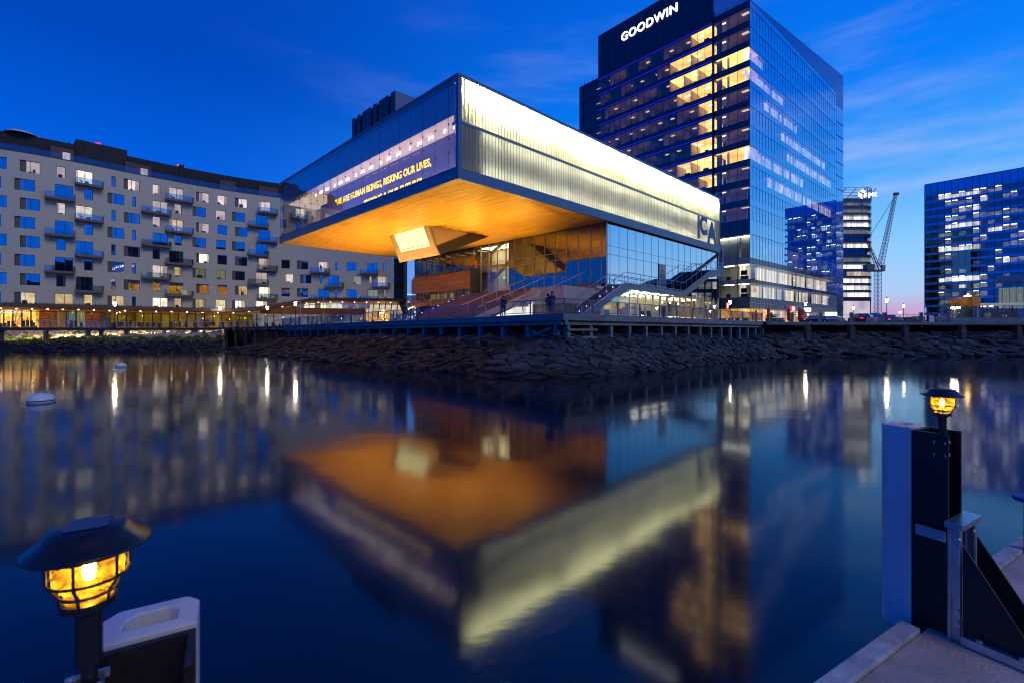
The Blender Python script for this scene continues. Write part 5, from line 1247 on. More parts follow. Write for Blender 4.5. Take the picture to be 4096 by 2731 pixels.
# rounded tower with bright floors
ptc = thing('round_tower', (200, 285, 4), 'round cornered glass tower with bright lit floors and a white logo', 'tower')
def rr(x0, x1, y0, y1, r, n=7):
    out = []
    for cx_, cy_, a0 in ((x1 - r, y0 + r, -90), (x1 - r, y1 - r, 0), (x0 + r, y1 - r, 90), (x0 + r, y0 + r, 180)):
        for i in range(n + 1): t = math.radians(a0 + 90 * i / n); out.append((cx_ + r * math.cos(t), cy_ + r * math.sin(t)))
    return out
Rp = rr(168, 216.4, 280, 320, 8); Ri = rr(168.8, 215.6, 280.8, 319, 7.4)
kinds = {0: 'room_blue', 1: 'room_green', 2: 'room_white', 3: 'room_white', 4: 'room_green', 6: 'room_white', 8: 'room_green', 9: 'room_white', 10: 'room_warm', 11: 'room_white', 12: 'room_white', 13: 'room_white'}
for k in range(15):
    h = 78.9 - 4.15 * k
    if h < 20: break
    MB().prism([(x, y, h) for x, y in Rp], (0, 0, 1.25)).build('spandrel', 'mullion_metal', ptc)
    m_ = MB(); n_ = len(Rp)
    for i in list(range(0, 9)) + [n_ - 1]:
        a, b = Rp[i], Rp[(i + 1) % n_]; L_ = math.dist(a, b); q = max(1, int(L_ / 3))
        for j in range(q):
            p0_ = [a[t] + (b[t] - a[t]) * (j + .03) / q for t in (0, 1)]; p1_ = [a[t] + (b[t] - a[t]) * (j + .97) / q for t in (0, 1)]
            MB().quad((*p0_, h - 2.85), (*p1_, h - 2.85), (*p1_, h), (*p0_, h)).build('window_pane', 'glass_tower', ptc, fix=False)
    if k in kinds:
        for j in range(10):
            x_ = 170 + j * 4.4
            if rnd() < .9 or kinds[k] == 'room_white': MB().box(x_, x_ + 4.0, 284, 284.3, h - 2.8, h - .1).build('lit_room', kinds[k], ptc)
    else:
        MB().prism([(x, y + 2, h - 2.8) for x, y in Ri], (0, 0, 2.6)).build('dark_floor', 'dim_interior', ptc)
MB().prism([(x, y + 7, 20) for x, y in Ri], (0, 0, 60)).build('core', 'dim_interior', ptc)
for k in range(5):
    z = 80.4 + k * 1.6; m_ = MB()
    for a, b in zip(Rp, Rp[1:] + Rp[:1]): m_.bar((*a, z), (*b, z), .22)
    m_.build('crown_ring', 'rail_steel', ptc)
m_ = MB()
for i in range(0, len(Rp)): m_.bar((*Rp[i], 80), (*Rp[i], 87), .2)
for i in range(6): m_.bar((180 + i * 6, 281, 80), (186 + i * 6, 281, 86.5), .35)
m_.build('crown_frame', 'rail_steel', ptc)
MB().box(170, 211, 279.4, 279.7, 8, 19.6).build('lit_screen', 'screen_lilac', ptc); MB().box(169, 212, 279.9, 300, 3, 21).build('base', 'dim_interior', ptc)
lg = MB(); cx_, cz_ = 206.6, 82.6
lg.prism([(cx_ + 2.7 * math.cos(math.radians(30 + 60 * i)), 279.2, cz_ + 2.7 * math.sin(math.radians(30 + 60 * i))) for i in range(6)], (0, .3, 0)).build('logo', 'sign_soft', ptc)
lo_ = MB()
for i in (0, 2, 4): lo_.bar((cx_, 279.0, cz_), (cx_ + 2.6 * math.cos(math.radians(30 + 60 * i)), 279.0, cz_ + 2.6 * math.sin(math.radians(30 + 60 * i))), .5, .5, (0, 1, 0))
lo_.build('logo_lines', 'dark_metal', ptc)
t_ = text('sign_lettering', 'ptc', 4.2, 'sign_soft', ptc, Matrix.Identity(4), .15, .06); t_.matrix_basis = frame4(Vector((209.8, 279.3, 81.4)) - Vector(ptc.location), (1, 0.0, 0))
# distant block seen between apartments and museum, far low blocks
fb_ = thing('far_building', ((1625 - CX) / F * 260, 260, 3.1), 'distant pale building with blue lit roofline between apartments and museum', 'building')
x0, x1 = (1585 - CX) / F * 260, (1668 - CX) / F * 260
MB().box(x0, x1, 260, 275, 3, 21.6).build('wall', 'stucco_grey', fb_); MB().box(x0, x1, 259.8, 259.95, 21.7, 22.3).build('roof_light', 'dot_blue', fb_)
for i in range(6):
    for j in range(5):
        if rnd() < .7: MB().box(x0 + .8 + i * 1.8, x0 + 1.9 + i * 1.8, 259.86, 259.96, 6 + j * 2.7, 7.6 + j * 2.7).build('window', 'room_pink', fb_)
for i, (px0, px1, z1, D) in enumerate(((3486, 3530, 13, 330), (3662, 3700, 9.5, 300), (3560, 3640, 6.5, 420))):
    a_ = thing('low_building', ((px0 + px1) / 2 / F * D - CX / F * D, D, 3.1), ['low dark building at the foot of the crane', 'low pale wall at the foot of the blue office block', 'distant low building under the pink horizon'][i], 'building')
    X0, X1 = (px0 - CX) / F * D, (px1 - CX) / F * D; MB().box(X0, X1, D, D + 20, 3, z1).build('wall', ['dark_metal', 'stucco_grey', 'brick_dark'][i], a_); MB().prism([(X0 - .3, D - .3, z1), (X1 + .3, D - .3, z1), ((X0 + X1) / 2, D - .3, z1 + 1.5)], (0, 20.6, 0)).build('roof', 'dark_metal', a_)
# low building outside the frame on the right, seen mirrored in the tower glass
lb_ = thing('low_building', (165, 124, 4), 'low lit building mirrored in the lower glass of the office tower', 'building')
MB().box(152, 190, 105, 138, 3.5, 24).build('wall', 'dark_metal', lb_)
for k in range(4):
    for i in range(11):
        if rnd() < .7: MB().box(151.9, 151.98, 106 + i * 2.9, 108.3 + i * 2.9, 6 + k * 4.6, 9 + k * 4.6).build('window', random.choice(['room_office', 'room_blue', 'room_pink']), lb_)
# dark harbour buildings behind the viewer, seen only as the dark skyline mirrored in the lower apartment windows
for i, (p, q, z1) in enumerate((((30, -120), (95, -75), 30), ((98, -72), (150, -25), 42), ((155, -20), (185, 15), 26))):
    a_ = thing('harbor_building', (p[0], p[1], 0), ['low dark warehouse mirrored in the lower apartment windows', 'tall dark block mirrored in the lower apartment windows', 'small dark block mirrored in the lowest apartment windows'][i], 'building')
    d_ = Vector((q[0] - p[0], q[1] - p[1], 0)).normalized(); n_ = Vector((d_.y, -d_.x, 0)) * 18; P_ = Vector((*p, -1)); Q_ = Vector((*q, -1))
    MB().hexa([P_, Q_, Q_ + n_, P_ + n_] + [v + Vector((0, 0, z1)) for v in (P_, Q_, Q_ + n_, P_ + n_)]).build('wall', 'brick_dark', a_)
    for k in range(26):
        c_ = P_.lerp(Q_, uni(.05, .9)) - n_.normalized() * .1 + Vector((0, 0, uni(4, z1 - 3))); MB().quad(c_, c_ + d_ * 1.6, c_ + d_ * 1.6 + Vector((0, 0, 1.3)), c_ + Vector((0, 0, 1.3))).build('window', random.choice(['room_warm', 'room_office', 'room_blue']), a_)
# ================================================================== tower crane
cr = thing('tower_crane', ((3511 - CX) / F * 230, 230, 4), 'luffing tower crane with steep raised lattice jib', 'crane')
cx_ = (3511 - CX) / F * 230; hw = 1.0
def lattice(P, Q, w0, w1, n, mt, name):
    P, Q = Vector(P), Vector(Q); d = (Q - P).normalized(); s1 = Vector((0, 1, 0)); s2 = d.cross(s1).normalized(); m = MB()
    c = lambda t, i: P.lerp(Q, t) + (s1 * (1 if i in (0, 1) else -1) + s2 * (1 if i in (1, 2) else -1)) * (w0 + (w1 - w0) * t) / 2
    for i in range(4): m.bar(c(0, i), c(1, i), .17)
    for k in range(n):
        for i in range(4):
            j = (i + 1) % 4; m.bar(c(k / n, i), c((k + 1) / n, j), .10); m.bar(c(k / n, i), c(k / n, j), .10)
    return m.build(name, mt, cr)
lattice((cx_, 230, 4), (cx_, 230, 31), 2.0, 2.0, 14, 'crane_paint', 'mast')
hd = (cx_ + 1.2, 230, 33.5); tipx = (3583 - CX) / F * 230
lattice(hd, (tipx, 230, 68.6), 1.9, .9, 22, 'crane_paint', 'jib')
MB().box(cx_ - 6, cx_ + 2.6, 228.6, 231.4, 31, 31.8).box(cx_ - 6.2, cx_ - 2.6, 228.5, 231.5, 31.8, 34.4).build('counter_deck', 'balcony_grey', cr)
lattice((cx_ + .5, 230, 32), (cx_ - 5.2, 230, 46), 1.5, .5, 7, 'crane_red', 'a_frame')
for q in (-.3, .3): MB().tube([(cx_ - 5.2, 230 + q, 46), (tipx - 1.2, 230 + q, 66)], .06, 4).build('pendant_rope', 'dark_metal', cr)
MB().box(tipx - .8, tipx + 1.2, 229.4, 230.6, 68, 69.2).build('jib_head', 'crane_red', cr); MB().box(cx_ + .8, cx_ + 2.4, 228.2, 229.2, 31.9, 34).build('cab', 'stucco_grey', cr)
# ================================================================== things on the quay
def onq(px, D): return Vector(((px - CX) / F * D, D, QZ))
p = onq(3853, 82); tr = thing('transformer', tuple(p), 'dark green ribbed transformer housing on the quay', 'transformer')
MB().box(p.x - 1.7, p.x + 1.7, 82, 84, QZ + .25, QZ + 2.7).box(p.x - 1.9, p.x + 1.9, 81.9, 84.1, QZ + 2.71, QZ + 2.9).build('body', 'transformer_green', tr)
for i in range(14): MB().box(p.x - 1.0 + i * .17, p.x - .95 + i * .17, 81.5, 82, QZ + .4, QZ + 2.4).build('cooling_fin', 'transformer_green', tr)
for sx in (-1.5, 1.3): MB().box(p.x + sx, p.x + sx + .2, 82.1, 83.9, QZ, QZ + .25).build('foot', 'galvanised', tr)
p = onq(3868, 85.5); ds = thing('dumpster', (p.x, p.y, 6.9), 'orange steel tipping skip raised above the transformer housing', 'skip')
prof_ = [(p.x - 2.0, 7.9), (p.x - 1.6, 7.0), (p.x + 1.9, 7.15), (p.x + 2.05, 8.75), (p.x + .1, 8.9), (p.x - 2.0, 8.45)]
MB().prism([(a, 85, b) for a, b in prof_], (0, 2, 0)).build('body', 'orange_steel', ds)
for a, b in (((-1.95, 8.3), (-.5, 7.1)), ((.1, 8.9), (-.4, 7.05)), ((.1, 8.9), (.6, 7.05))): MB().bar((p.x + a[0], 84.95, a[1]), (p.x + b[0], 84.95, b[1]), .14).build('rib', 'orange_steel', ds)
MB().bar((p.x - 1.2, 84.9, QZ), (p.x - 1.2, 84.9, 7.0), .12).bar((p.x + 1.4, 84.9, QZ), (p.x + 1.4, 84.9, 7.1), .12).bar((p.x - 1.2, 86.9, QZ), (p.x - 1.2, 86.9, 7.0), .12).bar((p.x + 1.4, 86.9, QZ), (p.x + 1.4, 86.9, 7.1), .12).build('stand', 'galvanised', ds)
MB().lathe([(0, .5), (.15, .2), (.5, .05), (.5, 0)], 10, (p.x + .6, 86, 9.0)).build('work_lamp', 'lamp_amber', ds)
p = onq(3820, 80); fl = thing('floodlight', tuple(p), 'small bright twin floodlight on a pole by the transformer', 'floodlight')
MB().tube([p, p + Vector((0, 0, 2.6))], .05, 6).build('pole', 'galvanised', fl)
for q in (-.45, .45): MB().box(p.x + q - .2, p.x + q + .2, 79.8, 80, QZ + 2.5, QZ + 2.75).build('lamp_head', 'lamp_white', fl)
hb = thing('hoarding', tuple(onq(4000, 95)), 'blue site hoarding behind the green utility cabinet', 'fence')
for i in range(11):
    X_ = (3892 - CX) / F * 95 + i * 3; MB().box(X_ + .02, X_ + 2.98, 95, 95.1, QZ, QZ + 3.2).build('panel', 'hoarding_blue', hb)
    MB().bar((X_, 94.95, QZ), (X_, 94.95, QZ + 4.2), .1).build('post', 'galvanised', hb)
sc_ = thing('scaffold_rack', tuple(onq(4000, 92)), 'stack of grey scaffold poles lying on racks above the blue hoarding', 'scaffolding')
for i in range(9): MB().tube([((3908 - CX) / F * 92 + uni(0, 2), 91 + i * .2, QZ + 3.6 + (i % 3) * .18), ((4160 - CX) / F * 92, 91 + i * .2, QZ + 3.7 + (i % 3) * .18)], .07, 6).build('pole', 'galvanised', sc_)
for px in (3930, 3990, 4050): 
    q = onq(px, 92); MB().bar(q, q + Vector((0, 0, 3.6)), .15).build('rack_leg', 'dark_metal', sc_)
p = onq(4018, 78); ub = thing('utility_cabinet', tuple(p), 'long low green utility cabinet with two white labels on the quay', 'cabinet')
MB().prism([(p.x - 2.2, 78, QZ), (p.x + 2.6, 78, QZ), (p.x + 2.6, 78, QZ + 1.0), (p.x + 2.0, 78, QZ + 1.9), (p.x - 2.2, 78, QZ + 1.75)], (0, 1.2, 0)).build('body', 'transformer_green', ub)
for q in (-.4, .1): MB().box(p.x + q, p.x + q + .3, 77.96, 77.99, QZ + 1.1, QZ + 1.4).build('label_plate', 'poster_white', ub)
cb = thing('control_box', tuple(onq(3785, 74)), 'blue control cabinet on a slim post beside the quay edge', 'cabinet'); q = onq(3785, 74)
MB().box(q.x - .55, q.x + .55, 74, 74.5, QZ + .6, QZ + 2.2).build('box', 'hoarding_blue', cb); MB().box(q.x - .25, q.x + .2, 73.95, 74, QZ + 1.5, QZ + 2.1).build('panel', 'dark_metal', cb); MB().tube([(q.x, 74.2, QZ), (q.x, 74.2, QZ + .6)], .08, 6).build('post', 'galvanised', cb)
lbs = ['third steel bollard beside the boulders below the crane', 'steel bollard by the transformer']
for i, px in enumerate((3083, 3167, 3281, 3406, 3538, 3684, 3842)):
    q = onq(px, QY + .9); b_ = thing('bollard', tuple(q), 'square grey steel post carrying the wire along the quay edge', 'bollard', group='wire fence posts on the quay edge')
    MB().box(q.x - .17, q.x + .17, q.y - .17, q.y + .17, QZ, QZ + 1.28).build('post', 'panel_metal', b_); MB().box(q.x - .19, q.x + .19, q.y - .19, q.y + .19, QZ + 1.285, QZ + 1.32).build('cap', 'galvanised', b_)
    if px < 3842:
        n2 = (3167, 3281, 3406, 3538, 3684, 3842)[i]; e = onq(n2, QY + .9)
        for z in (.55, 1.05): MB().tube([q + Vector((.18, 0, z)), q.lerp(e, .5) + Vector((0, 0, z - .08)), e + Vector((-.18, 0, z))], .02, 4).build('wire', 'dark_metal', b_)
def boulder_mesh():
    b = bmesh.new(); bmesh.ops.create_icosphere(b, subdivisions=2, radius=1)
    for v in b.verts: v.co *= uni(.78, 1.12); v.co.x = max(-.8, min(.8, v.co.x)); v.co.z = max(-.45, min(.62, v.co.z))
    m = bpy.data.meshes.new('boulder'); b.to_mesh(m); b.free(); m.materials.append(M['boulder']); return m
bms = [boulder_mesh() for _ in range(4)]
for i, (px, w_, lb) in enumerate(((3123, 16, 'flat grey boulder beside the planter and red parasol'), (3165, 9, 'small grey boulder in front of the orange cafe windows'), (3362, 17, 'low boulder by the parked blue car'), (3486, 20, 'boulder beside the parked maroon car'), (3587, 24, 'wide grey boulder below the tall street lamp'), (3672, 28, 'largest rough boulder near the pale low wall'), (3757, 26, 'tan boulder behind the white board'), (3450, 8, 'small round boulder'))[:7]):
    q = onq(px, QY + 3); o = link('boulder', bms[i % 4], None); o.location = q + Vector((0, 0, .3)); s_ = w_ / F * (QY + 3); o.scale = (s_ * 1.1, s_ * .8, s_ * .95); o.rotation_euler = (0, 0, uni(-.3, .3)); tag(o, lb, 'boulder', 'boulders on the quay')
q = onq(3727, QY + 2.2); wb = thing('barrier_board', tuple(q), 'plain white board standing on the quay between boulders', 'board'); MB().prism([(q.x - .35, q.y, QZ), (q.x + .35, q.y, QZ), (q.x + .35, q.y, QZ + .7), (q.x + .2, q.y, QZ + .95), (q.x - .35, q.y, QZ + .95)], (0, .06, 0)).build('board', 'poster_white', wb); MB().box(q.x - .3, q.x + .3, q.y - .2, q.y + .3, QZ, QZ + .06).build('foot', 'galvanised', wb)
# closed red parasols
pr0 = None
for i, (px, D, lb) in enumerate(((3024, 92, 'closed red parasol behind the end of the barred railing'), (3074, 80, 'closed red parasol beside the dark planter'), (3155, 84, 'closed red parasol by the bare tree at the cafe'), (3199, 82, 'closed red parasol next to the lamp with red banner'))):
    q = onq(px, D)
    if pr0 is None:
        r = thing('parasol', (0, 0, 0), lb, 'parasol', group='closed red parasols at the cafe')
        m_ = MB(); n = 14; prof = [(.10, .55), (.34, .75), (.30, 1.4), (.26, 2.1), (.16, 2.6), (.03, 2.8)]; k0 = 0
        for ri, (rad, z) in enumerate(prof):
            for j in range(n): t = 2 * math.pi * j / n; rr_ = rad * (1 if j % 2 else .72); m_.v.append((rr_ * math.cos(t), rr_ * math.sin(t), z))
        for ri in range(len(prof) - 1):
            for j in range(n): m_.f.append([ri * n + j, ri * n + (j + 1) % n, (ri + 1) * n + (j + 1) % n, (ri + 1) * n + j])
        m_.build('canopy', 'red_canvas', r, world=False); MB().tube([(0, 0, 0), (0, 0, 2.85)], .035, 6).build('pole', 'dark_metal', r, world=False); MB().lathe([(.3, 0), (.3, .08), (.06, .12)], 10).build('base', 'dark_metal', r, world=False)
        pr0 = kids(r); o = r
    else: o = copy_tree(pr0)
    o.location = q; o['label'] = lb
q = onq(3095, 79); pl_ = thing('planter', tuple(q), 'dark square planter with a low green shrub near red parasols', 'planter'); MB().box(q.x - .9, q.x + .9, 79, 80, QZ, QZ + .9).build('box', 'planter', pl_)
m_ = MB()
for i in range(260):
    c_ = Vector((q.x + random.gauss(0, .4), 79.5 + random.gauss(0, .25), QZ + .95 + abs(random.gauss(0, .25)))); d_ = Vector((uni(-1, 1), uni(-1, 1), uni(-.2, 1))) * .14; e_ = Vector((uni(-1, 1), uni(-1, 1), uni(-1, 1))) * .08; m_.add([c_, c_ + d_ + e_, c_ + d_ * 1.6, c_ + d_ - e_], [(0, 1, 2, 3)])
m_.build('foliage', 'leaf_green', pl_, fix=False)
bn = thing('banner', tuple(lamp_xy[3223][0] + Vector((-.5, -.1, 1.9))), 'red hanging banner lettered ICA on the lamp post', 'banner'); q = lamp_xy[3223][0]; q = Vector(q)
MB().box(q.x - .95, q.x - .15, q.y - .03, q.y, QZ + 1.4, QZ + 2.7).build('cloth', 'banner_red', bn); MB().bar((q.x - 1, q.y - .02, QZ + 2.75), (q.x, q.y - .02, QZ + 2.75), .05).build('arm', 'dark_metal', bn)
t_ = text('lettering', 'ICA', .42, 'poster_white', bn, Matrix.Identity(4), .005, .005); t_.matrix_basis = frame4(Vector((q.x - .9, q.y - .05, QZ + 1.5)) - Vector(bn.location), (1, 0, 0))
# shop signs on the tower front
for px, py0, py1, w_, D, mt, lb in ((3172, 1225, 1246, 1.0, 108, 'red_neon', 'red outlined projecting sign above the cafe terrace'), (3231, 1233, 1247, 1.6, 118, 'sign_white', 'bright white lightbox sign right of the red banner'), (2910, 1212, 1236, .35, 96, 'red_neon', 'narrow red upright sign left of the cafe corner'), (3325, 1250, 1263, 3.0, 124, 'sign_white', 'large white shop sign glowing above the parked cars')):
    a, b = at(px, py0, D), at(px, py1, D); s_ = thing('shop_sign', tuple(b), lb, 'sign')
    MB().box(a.x - w_ / 2, a.x + w_ / 2, D, D + .2, b.z, a.z).build('case', mt, s_)
    MB().box(a.x - w_ * .2, a.x + w_ * .3, D - .03, D - .01, b.z + (a.z - b.z) * .2, a.z - (a.z - b.z) * .2).build('face', 'sign_white' if mt == 'red_neon' else 'sign_lilac', s_)
    MB().bar((a.x, D + .2, a.z - .1), (a.x + .6, D + 1.5, a.z - .1), .06).build('arm', 'dark_metal', s_)
# parked cars
def car(name):
    r = thing(name, (0, 0, 0), 'x', 'car', group='cars parked behind the quay')
    low = [(-2.2, .30), (-2.25, .62), (-2.1, .86), (-1.5, .92), (1.0, .92), (1.9, .82), (2.2, .66), (2.25, .34), (2.1, .26), (-2.1, .26)]
    MB().prism([(x, -.88, z) for x, z in low], (0, 1.76, 0)).build('body', 'car_dark', r, world=False, bevel=.06)
    cab = [(-1.75, .90), (-1.3, 1.42), (.25, 1.46), (1.05, .90)]
    MB().hexa([(-1.8, -.80, .9), (1.1, -.80, .9), (1.1, .80, .9), (-1.8, .80, .9), (-1.3, -.62, 1.46), (.3, -.62, 1.46), (.3, .62, 1.46), (-1.3, .62, 1.46)]).build('cabin', 'car_dark', r, world=False, bevel=.05)
    for sy in (-1, 1): MB().quad((-1.55, sy * .79, .96), (.8, sy * .79, .96), (.25, sy * .665, 1.38), (-1.2, sy * .665, 1.38)).build('side_window', 'glass_window', r, world=False)
    MB().quad((1.12, -.7, .95), (1.12, .7, .95), (.36, .56, 1.42), (.36, -.56, 1.42)).build('windscreen', 'glass_window', r, world=False)
    MB().quad((-1.80, -.7, .96), (-1.80, .7, .96), (-1.36, .56, 1.42), (-1.36, -.56, 1.42)).build('rear_window', 'glass_window', r, world=False)
    for sx in (-1.4, 1.4):
        for sy in (-.86, .86):
            w_ = MB().lathe([(.0, -.1), (.31, -.1), (.33, 0), (.31, .1), (0, .1)], 14).build('wheel', 'tyre', r, world=False); w_.rotation_euler = (math.pi / 2, 0, 0); w_.location = (sx, sy, .33)
            h_ = MB().lathe([(0, .112), (.2, .112)], 12).build('rim', 'galvanised', w_, world=False)
    for sy in (-.62, .62): MB().box(-2.29, -2.24, sy - .18, sy + .18, .66, .8).build('tail_light', 'red_light', r, world=False); MB().box(2.2, 2.27, sy - .2, sy + .2, .55, .68).build('headlight', 'poster_white', r, world=False)
    return kids(r)
c0 = None
for px, D, rz, lb, mt in ((3254, 84, .15, 'dark car parked under the lit shop fronts', 'car_dark'), (3297, 88, .2, 'pale silver car between two darker parked cars', 'car_silver'), (3324, 86, .1, 'blue car parked beside the boulder', 'car_blue'), (3440, 74, 1.3, 'maroon car seen from behind near the lilac screen', 'car_maroon'), (3497, 78, 1.25, 'silver car beyond the maroon car', 'car_silver'), (3548, 82, 1.3, 'dark blue car parked below the tall lamp', 'car_blue')):
    if c0 is None: c0 = car('parked_car'); o = c0
    else: o = copy_tree(c0)
    o.location = onq(px, D); o.rotation_euler = (0, 0, rz); o['label'] = lb
    for ch in [c for c in bpy.data.objects if c.parent == o and c.name.split('.')[0] in ('body', 'cabin')]:
        ch.data = ch.data.copy(); ch.data.materials.clear(); ch.data.materials.append(M[mt])
# bare trees
def bare_tree(name, loc, h, label, mt='bark', spread=.5, group=None, n0=3, stems=1):
    r = thing(name, tuple(loc), label, 'tree', group=group); tr_, br = MB(), MB()
    def grow(p, d, l, rad, lev):
        q = p + d * l; (tr_ if lev == 0 else br).tube([p, p.lerp(q, .5) + Vector((uni(-.05, .05), uni(-.05, .05), 0)) * l, q], [rad, rad * .8, rad * .6], 5 if lev < 2 else 3, cap=False)
        if lev >= 4: return
        for i in range(n0 if lev else n0 + 1):
            nd = (d + Vector((uni(-1, 1), uni(-1, 1), uni(-.1, .6))) * spread).normalized(); grow(p.lerp(q, uni(.45, 1)), nd, l * uni(.5, .72), rad * .5, lev + 1)
    for _ in range(stems): grow(Vector(loc), Vector((uni(-.15, .15) * stems, uni(-.15, .15) * stems, 1)).normalized(), h * .38, h * .014 / stems ** .5, 0)
    tr_.build('trunk', mt, r); br.build('crown', mt, r); return r
for px, D, z, h, lb in ((1250, 92, 3.2, 4.2, 'bare pale birch clump below the timber ribbon, left one'), (1290, 94, 3.2, 4.4, 'bare birch with upright twigs beside the slim flagpole'), (380, 77, 3.2, 3.6, 'slender bare young tree in front of the timber shop wall'), (430, 78, 3.2, 3.6, 'bare young tree in front of the yellow shop glass'), (65, 73, 3.2, 3.8, 'bare young tree below the white shop sign'), (200, 75, 3.2, 3.4, 'thin bare tree before the timber wall panel'), (735, 89, 3.2, 3.6, 'bare tree before the yellow lit shop panes')):
    bare_tree('bare_tree', (*gxy(px, D).xy, z), h, lb.replace(', left one', ' nearest the ramp lamp'), 'bark', .42, 'bare trees along the waterfront', 3, 2)
for px, D, h, lb in ((3157, 88, 5, 'bare street tree between the red parasols'), (3265, 100, 4, 'bare street tree in front of the bright shop fronts'), (3632, 140, 5.5, 'bare tree against the pink horizon'), (3600, 170, 5, 'distant bare tree under the amber lamp'), (3775, 92, 4.5, 'leafless brown shrub tree beside the blue office block base')):
    bare_tree('bare_tree', onq(px, D), h, lb, 'bark', .55, 'bare trees along the waterfront')
# flag poles and bicycle racks on the left
for px, D, h, lb in ((1294, 84, 7.0, 'slim pale flagpole in front of the curved timber ribbon'), (1473, 70, 6.2, 'dark flagpole beside the glass restaurant pavilion'), (1202, 80, 5.0, 'short grey pole beside the ramp lamp')):
    q = gxy(px, D); q.z = 3.3; f_ = thing('flagpole', tuple(q), lb, 'pole'); MB().tube([q, q + Vector((0, 0, h))], [.06, .03], 6).build('pole', 'galvanised', f_); MB().lathe([(.12, 0), (.12, .15)], 8, tuple(q)).build('base', 'dark_metal', f_)
for i in range(7):
    q = bw(336 + i * 14.5, 3); k_ = thing('bike_rack', tuple(q), 'leaning flat steel bicycle rack blade on the boardwalk', 'bike rack', group='bicycle racks on the boardwalk'); MB().prism([(q.x, q.y, q.z), (q.x + .3, q.y, q.z), (q.x + .42, q.y, q.z + .85), (q.x + .34, q.y, q.z + .9)], (0, .06, 0)).build('blade', 'galvanised', k_); MB().box(q.x - .1, q.x + .4, q.y - .1, q.y + .16, q.z - .001, q.z + .03).build('foot', 'galvanised', k_)
# ================================================================== mooring buoys
for px, py, wd, lb in ((165, 1606, 86, 'larger white dome buoy with blue band on the water'), (483, 1466, 39, 'small white mooring buoy farther out near the piles')):
    q = wl(px, py); R_ = wd / 2 / F * q.y; b_ = thing('buoy', (q.x, q.y, 0), lb, 'buoy', group='mooring buoys')
    MB().lathe([(R_ * .7, -.35 * R_), (R_ * .95, -.1 * R_), (R_, .12 * R_)], 26, (q.x, q.y, 0)).build('hull', 'buoy_white', b_, smooth=True); MB().lathe([(R_ * 1.005, .12 * R_), (R_ * 1.005, .22 * R_)], 26, (q.x, q.y, 0)).build('band', 'buoy_band', b_)
    MB().lathe([(R_, .22 * R_), (R_ * .93, .45 * R_), (R_ * .72, .68 * R_), (R_ * .4, .82 * R_), (.0, .87 * R_)], 26, (q.x, q.y, 0)).build('dome', 'buoy_white', b_, smooth=True)
    MB().tube([(q.x - .05, q.y, .85 * R_), (q.x - .03, q.y, R_), (q.x + .03, q.y, R_), (q.x + .05, q.y, .85 * R_)], .015, 5).build('ring', 'galvanised', b_)
# ================================================================== people
def person(loc, rz, h, label, coat, legs, lean=0, hood=False):
    r = thing('person', tuple(loc), label, 'person', rz); k = h / 1.75
    V = [(0, 0, .95), (0, 0, 1.18), (0, lean * .4, 1.40), (0, lean * .6, 1.50), (0, lean * .8, 1.58), (0, lean, 1.68), (.10, 0, .90), (.11, .03, .50), (.11, -.02, .09), (.11, .12, .04), (-.10, 0, .90), (-.11, .02, .50), (-.12, -.03, .09), (-.12, .11, .04), (.19, lean * .4, 1.40), (.25, .02, 1.13), (.20, .22 + lean * .5, 1.02), (.17, .30 + lean * .5, 1.03), (-.19, lean * .4, 1.40), (-.25, .02, 1.13), (-.20, .22 + lean * .5, 1.02), (-.17, .30 + lean * .5, 1.03)]
    E_ = [(0, 1), (1, 2), (2, 3), (3, 4), (4, 5), (0, 6), (6, 7), (7, 8), (8, 9), (0, 10), (10, 11), (11, 12), (12, 13), (2, 14), (14, 15), (15, 16), (16, 17), (2, 18), (18, 19), (19, 20), (20, 21)]
    R_ = [.17, .16, .17, .07, .085, .10, .10, .075, .05, .045, .10, .075, .05, .045, .075, .06, .045, .04, .075, .06, .045, .04]
    me = bpy.data.meshes.new('body'); me.from_pydata([tuple(c * k for c in v) for v in V], E_, []); o = bpy.data.objects.new('tmp', me); COL.objects.link(o)
    o.modifiers.new('s', 'SKIN'); sv = me.skin_vertices[0].data
    for i, q in enumerate(R_): sv[i].radius = (q * k, q * k * (.75 if i < 3 else 1))
    sv[0].use_root = True; ss = o.modifiers.new('u', 'SUBSURF'); ss.levels = 1; ss.render_levels = 1
    bpy.context.view_layer.update(); m2 = bpy.data.meshes.new_from_object(o.evaluated_get(bpy.context.evaluated_depsgraph_get())); bpy.data.objects.remove(o, do_unlink=True)
    m2.materials.clear()
    for q in (legs, coat, 'skin'): m2.materials.append(M[q])
    for pl in m2.polygons:
        z = pl.center.z / k; pl.material_index = 0 if z < .86 else (2 if z > 1.5 or (z < 1.08 and pl.center.y / k > .26) else 1); pl.use_smooth = True
    link('body', m2, None, r, False)
    hm = MB().lathe([(0, .13), (.075, .10), (.11, .03), (.108, -.05), (.08, -.09)], 12, (0, (lean - .02) * k, 1.69 * k)); hm.build('hair' if not hood else 'hood', 'hair' if not hood else coat, r, world=False, smooth=True)
    co_ = MB().lathe([(.19, .78), (.185, 1.0), (.18, 1.2), (.17, 1.38), (.10, 1.47)], 14, sy=.72); 
    for i, v in enumerate(co_.v): co_.v[i] = (v[0] * k * 1.05, (v[1] + lean * max(0, v[2] - .9)) * k, v[2] * k)
    co_.build('coat', coat, r, world=False, smooth=True)
    return r
person((*gxy(2192, 37.2).xy, 4.12), 3.6, 1.62, 'person in dark jacket and pale trousers standing close beside another at the deck corner', 'cloth_dark', 'cloth_light', .02)
person((*gxy(2209, 37.0).xy, 4.12), 2.6, 1.78, 'taller person in dark blue coat at the deck corner turned to a companion', 'cloth_blue', 'cloth_blue', .04)
